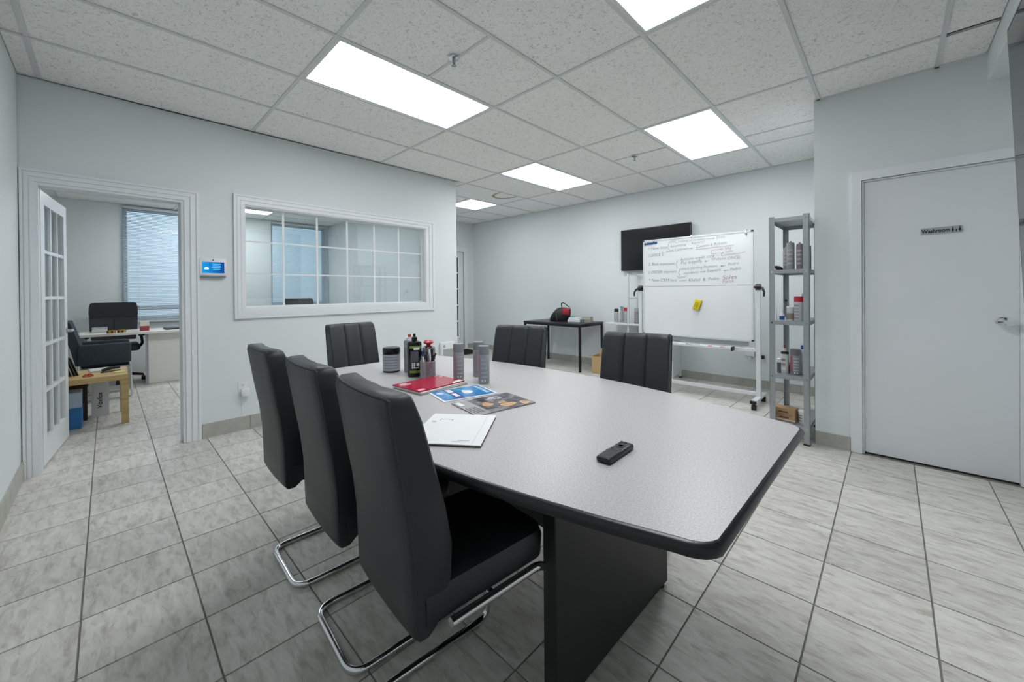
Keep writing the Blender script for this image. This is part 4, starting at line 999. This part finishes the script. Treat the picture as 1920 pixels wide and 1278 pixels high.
t = thing('glue_vial', 'tiny white-capped vial beside the red-nozzle foam can', 'vial', (-.648, 3.79, z)); part('body', MB().lathe([(.014, 0), (.015, .002), (.015, .085)], n=18), M('vial_grey', '5F666B', .4), t); part('cap', MB().lathe([(.0155, .085), (.0155, .112), (.006, .118)], n=18), WPLAST, t)
t = thing('foam_can', 'white foam can with black collar and red straw nozzle', 'spray can', (-.610, 3.79, z), 0, 'aerosols on the metal shelf')
part('body', MB().lathe([(.024, 0), (.026, .003), (.026, .150), (.022, .160)], n=24), M('can_white', 'D4D6D4', .4, noise=.12, nscale=40), t); part('collar', MB().lathe([(.0268, .158), (.0268, .172), (.016, .178)], n=24), BLACKP, t)
part('applicator', MB().lathe([(.012, .178), (.011, .196), (.005, .200)], n=14).cyl((0, 0, .192), (-.045, -.01, .196), .0015, n=6), WPLAST, t); part('straw', MB().lathe([(.005, .198), (.004, .220), (.0025, .232)], n=10), REDP, t)
for q in range(3): part('label_text', band((0, 0), .0264, .03 + .036 * q, .048 + .036 * q, A_CAM - 1.0, A_CAM + .2, 8), (WHITEP, PINK, GREYCAP)[q], t)
t = thing('nail_jar', 'small brown jar between the foam can and the grey can', 'jar', (-.580, 3.84, z)); part('body', MB().lathe([(.018, 0), (.019, .003), (.019, .06), (.015, .066)], n=18), M('brown_jar', '5E4B45', .4), t); part('lid', MB().lathe([(.016, .066), (.016, .085), (.013, .087)], n=18), M('pinkish_lid', 'B08C86', .5), t)
spray_can(-.540, 3.785, z, 'wide grey can with dark cap and red stripe on the lower shelf', 0, .200, .036, 'aerosols on the metal shelf', M('can_midgrey', '8A9094', .4, noise=.1, nscale=40), M('cap_darkgrey', '6C6A70', .4), M('stripe_red', '96545C', .4))
t = thing('white_bottle', 'white plastic bottle with a blue screw cap on the lower shelf', 'bottle', (-.497, 3.84, z)); part('body', MB().lathe([(.026, 0), (.029, .004), (.029, .165), (.022, .190), (.012, .198)], n=24), M('milky_plastic', 'C2C9D2', .35), t); part('cap', MB().lathe([(.0165, .198), (.0165, .226), (.014, .229)], n=20), M('blue_cap', '1D3F94', .4), t)
z = SHZ[4]
TAN = M('tan_kraft', 'B08F6C', .7, noise=.12, nscale=20)
t = thing('kraft_box', 'small brown cardboard carton on the bottom shelf', 'box', (-.610, 3.80, z), -.12)
part('body', MB().rbox(-.078, .078, -.045, .045, 0, .105, .003, 1), TAN, t)
for x0, x1, z0, z1 in ((-.035, .03, .068, .080), (-.06, .06, .055, .058), (-.06, .055, .045, .048), (-.03, .035, .026, .038)): part('print', MB().box(x0, x1, -.0456, -.0451, z0, z1), M('brown_print', '5E4632', .7), t)
part('tape', MB().box(-.0782, .0782, -.0456, -.0451, .010, .018), M('pale_tape', 'D8D2C4', .4), t)
t = thing('plastic_tub', 'small white tub with a printed label on the bottom shelf', 'tub', (-.490, 3.80, z)); part('body', MB().lathe([(.030, 0), (.033, .003), (.036, .085)], n=24), WPLAST, t); part('lid', MB().lathe([(.038, .084), (.038, .096), (.034, .098)], n=24), WPLAST, t)
for q in range(3): part('label_text', band((0, 0), .0364, .02 + .020 * q, .028 + .020 * q, A_CAM - 1.2, A_CAM - .3, 8), GREYCAP, t)

# ================================================================== FAR WALL OUTLETS
t = thing('junction_box', 'white junction box on the wall behind the whiteboard post', 'box', (-1.235, YF, .42)); part('cover', MB().rbox(-.055, .055, -.045, -.0005, -.04, .07, .004, 1), WPLAST, t); part('socket', MB().rbox(-.02, .02, -.03, -.0005, -.085, -.045, .003, 1), WPLAST, t)
t = thing('wall_outlet', 'wall outlet with a black plug behind the metal shelf', 'outlet', (-1.100, YF, .36)); part('plate', MB().rbox(-.035, .035, -.006, -.0005, -.057, .057, .003, 1), WPLAST, t); part('plug', MB().rbox(-.020, .020, -.036, -.006, 0, .040, .004, 1), BLACKP, t)

# ================================================================== BLACK TABLE
BT = .705
bt = thing('black_table', 'small black table with thin metal legs against the far wall', 'table', (0, 0, 0))
BX0, BX1, BY0, BY1 = -4.345, -3.235, 4.800, 5.450
part('tabletop', MB().rbox(BX0, BX1, BY0, BY1, BT - .022, BT, .004, 2), M('black_laminate', '26262C', .35, noise=.1, nscale=20), bt)
part('apron', MB().box(BX0 + .02, BX1 - .02, BY0 + .010, BY0 + .024, BT - .050, BT - .022).box(BX0 + .02, BX1 - .02, BY1 - .024, BY1 - .010, BT - .050, BT - .022).box(BX0 + .010, BX0 + .024, BY0 + .024, BY1 - .024, BT - .050, BT - .022).box(BX1 - .024, BX1 - .010, BY0 + .024, BY1 - .024, BT - .050, BT - .022), BLACKM, bt)
for x in (BX0 + .006, BX1 - .034):
    for y in (BY0 + .006, BY1 - .034): part('leg', MB().box(x, x + .028, y, y + .028, 0, BT - .022), BLACKM, bt)
# bag
t = thing('duffel_bag', 'black tool bag with red top panel and arched handle on the black table', 'bag', (-3.845, 5.135, BT), .55)
BAGB = M('black_nylon', '101216', .45, bump=.3, bscale=60); BAGR = M('red_nylon', 'A31F35', .5)
lp = []
for zz, sx, sy, ox in ((0, .155, .085, 0), (.03, .170, .095, 0), (.10, .155, .092, .012), (.16, .125, .082, .030), (.20, .095, .066, .042), (.218, .055, .038, .048)):
    lp.append([(ox + sx * math.copysign(abs(math.cos(a)) ** .7, math.cos(a)), sy * math.copysign(abs(math.sin(a)) ** .7, math.sin(a)), zz) for a in [2 * PI * k / 24 for k in range(24)]])
part('body', MB().loft(lp), BAGB, t)
fl_ = MB().rbox(.040, .165, -.102, .060, .105, .205, .018, 2)
part('end_pocket', fl_, BAGR, t, 'red padded end pocket'); part('pocket_edge', MB().rbox(.045, .172, -.104, .062, .092, .108, .006, 1).rbox(.160, .172, -.100, .058, .100, .200, .004, 1), BAGB, t)
part('handle', MB().tube(fillet([(.035, -.02, .200), (.020, -.02, .285), (.060, -.01, .300), (.150, 0, .225), (.150, 0, .20)], .03, 5), .0075, 8), BAGB, t)
for y in (-.05, .03): part('strap', MB().tube([(-.06 + .02, y - .05, .02), (-.055, y - .052 if y < 0 else y + .065, .11), (-.03, y * .8, .205)], [.010, .010, .008], 6, flat=.4), M('grey_webbing', '6F747B', .6), t)
t = thing('document_box', 'flat white case at the bottom beside the black bag', 'box', (-3.520, 5.105, BT), .12); part('body', MB().rbox(-.105, .105, -.075, .075, 0, .032, .006, 2), M('white_case', 'DCE2E0', .4), t); part('lid', MB().rbox(-.104, .104, -.074, .074, .033, .045, .004, 1), WPLAST, t)
t = thing('document_box', 'small white pad box on top of the flat white case', 'box', (-3.535, 5.10, BT + .0455), .2); part('body', MB().rbox(-.080, .080, -.055, .055, 0, .024, .004, 1), WPLAST, t); part('band', MB().box(-.0805, .0805, -.0555, .0555, .008, .012), M('pale_grey_band', 'BCC3C6', .5), t)
TEAL = M('teal_plastic', '6FA9AC', .4)
for dx, dy, lab in ((-.035, -.01, 'teal tape roll lying on the white pad box'),):
    t = thing('tape_roll', lab, 'tape', (-3.535 + dx, 5.10 + dy, BT + .0700)); part('roll', MB().lathe([(.018, 0), (.034, 0), (.034, .020), (.018, .020)], n=24), TEAL, t); part('core', MB().lathe([(.016, .001), (.018, .001), (.018, .019), (.016, .019)], n=24), PAPERE, t)
t = thing('tape_roll', 'dark green tape roll standing beside the books', 'tape', (-3.385, 5.085, BT)); part('roll', MB().lathe([(.014, 0), (.028, 0), (.028, .048), (.014, .048)], n=20), M('green_tape', '5E7B78', .5), t); part('core', MB().lathe([(.012, .001), (.014, .001), (.014, .047), (.012, .047)], n=20), PAPERE, t)
zb_ = BT
for k, (w, h, th, c, lab) in enumerate(((.16, .11, .018, 'C9C6BC', 'pale bottom book of the pile on the black table'), (.150, .105, .014, '857C6C', 'olive middle book of the pile on the black table'), (.150, .105, .048, 'B9B4A6', 'thick beige top book of the pile on the black table'))):
    t = thing('book', lab, 'book', (-3.415, 5.27, zb_), .10 + .03 * k, 'books on the black table')
    part('cover', MB().box(-w / 2, w / 2, -h / 2, h / 2, 0, .002).box(-w / 2, w / 2, -h / 2, h / 2, th - .002, th - .0002).box(-w / 2, -w / 2 + .002, -h / 2, h / 2, .002, th - .002), M('book_cover_%d' % k, c, .6), t); part('pages', MB().box(-w / 2 + .003, w / 2 - .003, -h / 2 + .003, h / 2 - .003, .0021, th - .0021), PAPERE, t); zb_ += th
t = thing('cardboard_box', 'open brown cardboard box on the floor under the black table', 'box', (-3.02, 5.02, 0), .1)
part('side', MB().box(-.09, -.086, -.12, .12, .004, .25).box(.086, .09, -.12, .12, .004, .25).box(-.086, .086, -.12, -.116, .004, .25).box(-.086, .086, .116, .12, .004, .25), M('cardboard', 'C1A478', .7, noise=.08, nscale=15), t)
part('bottom', MB().box(-.09, .09, -.12, .12, 0, .0035), M('cardboard', 'C1A478', .7), t)
fm = MB().add([(-.085, .118, .25), (.085, .118, .25), (.085, .145, .33), (-.085, .145, .33), (-.085, .121, .25), (.085, .121, .25), (.085, .148, .33), (-.085, .148, .33)], [(0, 1, 2, 3), (7, 6, 5, 4), (0, 4, 5, 1), (1, 5, 6, 2), (2, 6, 7, 3), (3, 7, 4, 0)])
part('flap', fm, M('cardboard', 'C1A478', .7), t)
fm = MB().add([(-.088, -.11, .25), (-.088, .11, .25), (-.15, .11, .235), (-.15, -.11, .235), (-.088, -.11, .254), (-.088, .11, .254), (-.15, .11, .239), (-.15, -.11, .239)], [(0, 1, 2, 3), (7, 6, 5, 4), (0, 4, 5, 1), (1, 5, 6, 2), (2, 6, 7, 3), (3, 7, 4, 0)])
part('flap', fm, M('cardboard', 'C1A478', .7), t)

# ================================================================== WHITE RACK BEHIND THE WHITEBOARD
A_CAM = -1.08
RX0, RX1, RY0, RY1, RZ = -3.03, -2.03, 5.14, 5.46, .72
rk = thing('white_rack', 'white display rack with tube uprights standing behind the whiteboard', 'rack', (0, 0, 0))
part('shelf_board', MB().rbox(RX0, RX1, RY0, RY1, RZ - .022, RZ, .006, 2), WMETAL, rk)
for x in (-2.67, RX1 - .02):
    for y in (RY0 + .03, RY1 - .02): part('upright', MB().box(x - .011, x + .011, y - .011, y + .011, 0.02, 1.43 if y > 5.3 or x < -2.3 else RZ - .022), WMETAL, rk)
for z in (1.42, 1.08): part('cross_tube', MB().box(-2.659, RX1 - .031, RY1 - .028, RY1 - .012, z - .008, z + .008), WMETAL, rk); part('cross_tube', MB().box(-2.678, -2.662, RY0 + .041, RY1 - .031, z - .008, z + .008), WMETAL, rk)
part('side_panel', MB().box(-2.70, -2.45, RY1 - .010, RY1 - .004, .05, RZ - .023), WMETAL, rk); part('lower_shelf', MB().box(-2.659, RX1 - .032, RY0 + .03, RY1 - .03, .46, .475), WMETAL, rk)
part('side_panel', MB().box(RX1 - .026, RX1 - .018, RY0 + .042, RY1 - .032, .05, .46), WMETAL, rk)
for x in (-2.67, RX1 - .02):
    for y in (RY0 + .03, RY1 - .02): part('foot', MB().box(x - .016, x + .016, y - .016, y + .016, 0, .02), BLACKP, rk)
spray_can(-2.945, 5.33, RZ, 'white aerosol with a black cap at the open end of the white rack', 0, .200, .032, 'bottles on the white rack', M('rack_can_white', 'B9BDBE', .4, noise=.12, nscale=40), BLACKP, GREYCAP)
t = thing('spray_bottle', 'clear grey trigger spray bottle on the white rack', 'spray bottle', (-2.875, 5.375, RZ), -.6, 'bottles on the white rack')
part('body', MB().lathe([(.032, 0), (.035, .004), (.035, .120), (.026, .155), (.012, .175)], n=24), M('smoky_bottle', '9EA3A4', .3), t); part('trigger', MB().lathe([(.015, .172), (.015, .195), (.010, .200)], n=16).rbox(-.045, .030, -.012, .012, .205, .235, .006, 1).tube([(-.03, 0, .21), (-.038, 0, .185), (-.030, 0, .165)], [.006, .006, .005], 8).cyl((0, 0, .198), (0, 0, .21), .01, n=10), M('trigger_grey', '8E9497', .4), t)
part('label', band((0, 0), .0354, .03, .105, A_CAM - 1.2, A_CAM + .3, 10), LABG, t)
spray_can(-2.782, 5.31, RZ, 'white aerosol with a red cap beside the rack upright', 0, .220, .031, 'bottles on the white rack', M('rack_can_white', 'B9BDBE', .4), REDP, PINK)
spray_can(-2.585, 5.25, RZ, 'dark grey aerosol between the rack upright and the whiteboard post', 0, .215, .030, 'bottles on the white rack', M('rack_can_grey', '83898C', .4, noise=.15, nscale=40), M('rack_cap_pale', 'A6ACAE', .4), PINK)

# corridor mat
mt = thing('door_mat', 'black ribbed mat on the corridor floor before the glazed door', 'mat', (-6.02, 4.86, 0)); part('backing', MB().rbox(-.28, .28, -.42, .34, .0004, .006, .002, 1), BLACKP, mt)
for k in range(12): part('rib', MB().box(-.26 + .044 * k, -.24 + .044 * k, -.40, .32, .006, .010), M('mat_fibre', '17181A', .95), mt)

# ================================================================== OFFICE
DESKW = M('desk_white', 'E2E1DA', .4)
dk = thing('office_desk', 'white office desk with side panel in front of the blinded window', 'desk', (0, 0, 0))
DZ_ = .705
part('desktop', MB().rbox(-7.60, -7.0, -.26, 1.95, DZ_ - .032, DZ_, .003, 1), DESKW, dk)
part('front_panel', MB().box(-7.10, -7.08, .375, 1.93, .005, DZ_ - .032), DESKW, dk)
part('side_panel', MB().box(-7.58, -7.101, .385, .405, .005, DZ_ - .032), DESKW, dk); part('side_panel', MB().box(-7.58, -7.101, 1.90, 1.93, .005, DZ_ - .032), DESKW, dk)
for x in (-7.08, -7.56):
    part('leg', MB().box(x, x + .04, -.24, -.20, 0, DZ_ - .032), STEEL, dk)
part('leg', MB().box(-7.078, -7.05, .345, .374, 0, DZ_ - .032), STEEL, dk)
# executive chair
MESHF = M('chair_mesh_fabric', '23272C', .8, noise=.4, nscale=90, bump=.4, bscale=200); SOFTL = M('chair_soft_leather', '34363C', .42, bump=.1, bscale=120)
def office_chair(x, y, rz, label, high=1.08):
    oc_ = thing('office_chair', label, 'chair', (x, y, 0), rz, 'office swivel chairs')
    lp = []
    for z, hw_, yo in ((.56, .215, 0), (.66, .235, -.01), (.80, .24, -.02), (.92, .242, -.028), (high - .06, .238, -.045), (high - .01, .225, -.055), (high, .20, -.06)):
        lp.append([(a * hw_, yo - .10 - .02 * (a * a) * -1 + (0.0), z) for a in (-1, -.6, -.2, .2, .6, 1)] + [(a * hw_, yo - .04 + .02 * a * a, z) for a in (1, .6, .2, -.2, -.6, -1)])
    part('backrest', MB().loft(lp), SOFTL, oc_)
    lp = []
    for z, hw_, yo in ((.885, .235, -.02), (.93, .244, -.026), (high - .055, .241, -.042), (high - .006, .228, -.054), (high + .002, .205, -.058)):
        lp.append([(a * hw_, yo - .105 + .02 * a * a, z) for a in (-1, -.6, -.2, .2, .6, 1)] + [(a * hw_, yo - .030 + .02 * a * a, z) for a in (1, .6, .2, -.2, -.6, -1)])
    part('headrest', MB().loft(lp), MESHF, oc_)
    part('lumbar_seam', MB().box(-.003, .003, -.048, -.040, .60, .86), BLACKP, oc_)
    part('seat', MB().rbox(-.25, .25, -.10, .38, .43, .52, .035, 3), SOFTL, oc_)
    for s_ in (-1, 1): part('armrest', MB().rbox(s_ * .27 - .035, s_ * .27 + .035, -.06, .22, .615, .650, .012, 2).tube(fillet([(s_ * .27, .15, .62), (s_ * .285, .12, .50), (s_ * .24, .10, .45)], .03), .014, 8).tube(fillet([(s_ * .27, -.02, .62), (s_ * .285, .0, .50), (s_ * .24, .04, .45)], .03), .014, 8), BLACKP, oc_)
    part('gas_lift', MB().cyl((0, .12, .10), (0, .12, .43), .025, n=14), BLACKM, oc_)
    for k in range(5):
        a = 2 * PI * k / 5 + .4; ex, ey = .29 * math.cos(a), .12 + .29 * math.sin(a)
        sp_ = part('base_spoke', MB().tube([(0, .12, .11), (ex * .5, .12 + (ey - .12) * .5, .10), (ex, ey, .075)], [.028, .022, .016], 8), BLACKP, oc_)
        part('caster', MB().cyl((ex - .02, ey, .028), (ex + .02, ey, .028), .028, n=14).cyl((ex, ey, .04), (ex, ey, .08), .008, n=8), BLACKP, sp_)
    return oc_
office_chair(-7.72, .06, -PI / 2, 'black high-back office chair with fabric headrest behind the desk', 1.08)
office_chair(-7.62, 2.42, -PI / 2 - .1, 'black office chair showing above the interior window sill', 1.10)
# guest chair facing along the desk
GF = M('guest_fabric', '3C464D', .9, noise=.45, nscale=120, bump=.3, bscale=300)
t = thing('guest_chair', 'charcoal fabric armchair with chrome legs in front of the desk', 'chair', (-6.55, -.02, 0))
part('seat', MB().rbox(-.20, .20, -.20, .20, .38, .50, .03, 2), GF, t)
lp = []
for z, yo in ((.42, -.18), (.60, -.215), (.80, -.27), (.90, -.30)): lp.append([(a * .26, yo - .05, z) for a in (-1, -.5, .5, 1)] + [(a * .26, yo + .03, z) for a in (1, .5, -.5, -1)])
part('backrest', MB().loft(lp), GF, t)
for s_ in (-1, 1): part('armrest', MB().rbox(s_ * .245 - .04, s_ * .245 + .04, -.21, .205, .42, .645, .02, 2), GF, t)
for s_ in (-1, 1): part('leg', MB().tube(fillet([(s_ * .22, .195, .42), (s_ * .22, .21, .011), (s_ * .22, -.25, .011), (s_ * .22, -.22, .42)], .04), .011, 10), CHROME, t)
part('seat_rail', MB().box(-.24, .24, -.19, .19, .365, .382), STEEL, t)
# birch side table
BIRCH = wood_mat('birch', 'B89A63', 'D0B681')
LX0, LX1, LY0, LY1, LZ = -5.66, -5.085, -.42, .130, .455
st_ = thing('side_table', 'square birch side table with thick legs just inside the office door', 'side table', (0, 0, 0))
part('tabletop', MB().rbox(LX0, LX1, LY0, LY1, LZ - .050, LZ, .002, 1), BIRCH, st_)
for x in (LX0, LX1 - .05):
    for y in (LY0, LY1 - .05): part('leg', MB().box(x, x + .05, y, y + .05, 0, LZ - .050), BIRCH, st_)
t = thing('stapler', 'black stapler on the birch side table', 'stapler', (-5.37, .015, LZ), .5); part('base', MB().rbox(-.018, .018, -.07, .07, 0, .010, .003, 1), BLACKP, t); part('arm', MB().tube([(0, -.065, .022), (0, 0, .036), (0, .07, .030)], [.013, .016, .010], 8), BLACKP, t)
t = thing('letter_tray', 'black document holder leaning with papers on the birch table', 'tray', (-5.40, -.27, LZ), .2)
for k in range(4): part('divider', MB().add([(-.11, .02 * k, 0), (.11, .02 * k, 0), (.11, .02 * k - .05, .17), (-.11, .02 * k - .05, .17), (-.11, .02 * k + .004, 0), (.11, .02 * k + .004, 0), (.11, .02 * k - .046, .17), (-.11, .02 * k - .046, .17)], [(0, 1, 2, 3), (7, 6, 5, 4), (0, 4, 5, 1), (1, 5, 6, 2), (2, 6, 7, 3), (3, 7, 4, 0)]), (M('tray_grey', '565B60', .5), PAPER, M('tray_grey', '565B60', .5), PAPERE)[k], t)
ORANGE = M('orange_strap', 'C9552A', .6)
om = MB()
for k in range(6):
    a = k * 1.05; om.tube([(.05 * math.cos(a), .04 * math.sin(a), .004), (.02 * math.cos(a + 1.2), .02 * math.sin(a + 1.2), .022), (-.05 * math.cos(a + .5), -.035 * math.sin(a + .5), .004)], .0038, 6)
tag(link('orange_cord', om.mesh('orange_cord'), ORANGE, None, (-5.20, -.13, LZ), 0), 'tangle of orange cord on the birch side table', 'cord')
solo('note_pad', MB().rbox(-.05, .05, -.04, .04, 0, .006, .001, 1), M('yellow_paper', 'D9CF86', .6), 'pale yellow note pad on the birch side table edge', 'note pad', (-5.28, .07, LZ))
solo('paper_stack', MB().box(-.10, .10, -.07, .07, 0, .004).box(-.098, .102, -.072, .068, .004, .008).box(-.101, .098, -.068, .071, .008, .011), PAPER, 'loose white papers on the birch side table behind the stapler', 'papers', (-5.54, -.06, LZ), .1)
# boxes below the side table
t = thing('storage_bin', 'blue and white storage box on the floor under the birch table', 'box', (-5.29, -.245, 0)); part('lower', MB().rbox(-.10, .10, -.09, .075, 0, .185, .006, 1), M('blue_bin', '2E77B8', .5, noise=.1, nscale=10), t); part('upper', MB().rbox(-.098, .098, -.088, .073, .185, .325, .006, 1), M('pale_blue_bin', 'A9BBD0', .5), t)
t = thing('dark_carton', 'dark brown carton on the floor behind the storage box', 'box', (-5.53, -.20, 0)); part('body', MB().rbox(-.06, .06, -.06, .055, 0, .34, .003, 1), M('dark_brown_card', '3A3029', .7, noise=.2, nscale=20), t); part('flap', MB().box(-.061, .061, -.061, .056, .34, .344), M('dark_brown_flap', '4A3D33', .7), t)
t = thing('product_box', 'tall white box with black lettering under the birch table', 'box', (-5.53, -.055, 0)); t.rotation_euler = (0, -.0, .06)
t.location = (-5.62, -.062, 0)
part('body', MB().box(-.05, .06, -.058, .060, 0, .325), M('white_carton', 'D2D3D6', .5), t); part('lid', MB().box(-.0505, .0605, -.0585, .0605, .325, .345), M('white_carton_lid', 'E4E4EA', .5), t)
text_part('lettering', 'Voxfox', .050, INK, t, (.0605, .012, .08), (PI / 2, -PI / 2, PI / 2), .16, shear=.1, bold=.001)
# on the desk
t = thing('paper_tray', 'clear tray of papers on the office desk', 'tray', (-7.42, -.075, DZ_)); part('base', MB().rbox(-.11, .11, -.075, .075, 0, .012, .003, 1), M('clear_tray', 'B4BABF', .25), t); part('papers', MB().box(-.10, .10, -.07, .07, .0125, .045), PAPER, t); part('cover', MB().rbox(-.105, .105, -.072, .072, .0455, .060, .003, 1), M('clear_tray', 'B4BABF', .25), t)
for k, x in enumerate((-.028, .028)):
    t = thing('tape_roll', ('hazard tape roll on the office desk beside the clear tray', 'hazard tape roll on the office desk beside the loose papers')[k], 'tape', (-7.10, .075 + x * 1.7, DZ_), 0, 'hazard tape rolls'); part('roll', MB().lathe([(.020, 0), (.042, 0), (.042, .034), (.020, .034)], n=20), M('hazard_yellow', 'B08A2A', .5), t)
    for q in range(6): part('stripe', band((0, 0), .0424, .002, .032, q * 1.047, q * 1.047 + .4, 3), BLACKP, t)
t = thing('tissue_box', 'red and white carton standing on the office desk', 'box', (-7.20, .345, DZ_)); part('lower', MB().rbox(-.035, .035, -.045, .045, 0, .065, .002, 1), M('carton_red', '9C3B47', .5), t); part('upper', MB().rbox(-.0348, .0348, -.0448, .0448, .065, .130, .002, 1), M('carton_cream', 'E2DDD2', .5), t)
t = thing('laptop', 'closed dark laptop lying on the office desk', 'laptop', (-7.25, .74, DZ_), .05); part('base', MB().rbox(-.13, .13, -.19, .19, .002, .014, .004, 1), M('laptop_dark', '2A3040', .4), t); part('lid', MB().rbox(-.13, .13, -.19, .19, .0145, .024, .004, 1), M('laptop_dark', '2A3040', .4), t)
solo('paper_stack', MB().box(-.11, .11, -.08, .08, 0, .003).box(-.108, .112, -.082, .079, .003, .006), PAPER, 'grey-white papers on the office desk between carton and tape', 'papers', (-7.12, .20, DZ_), .15)
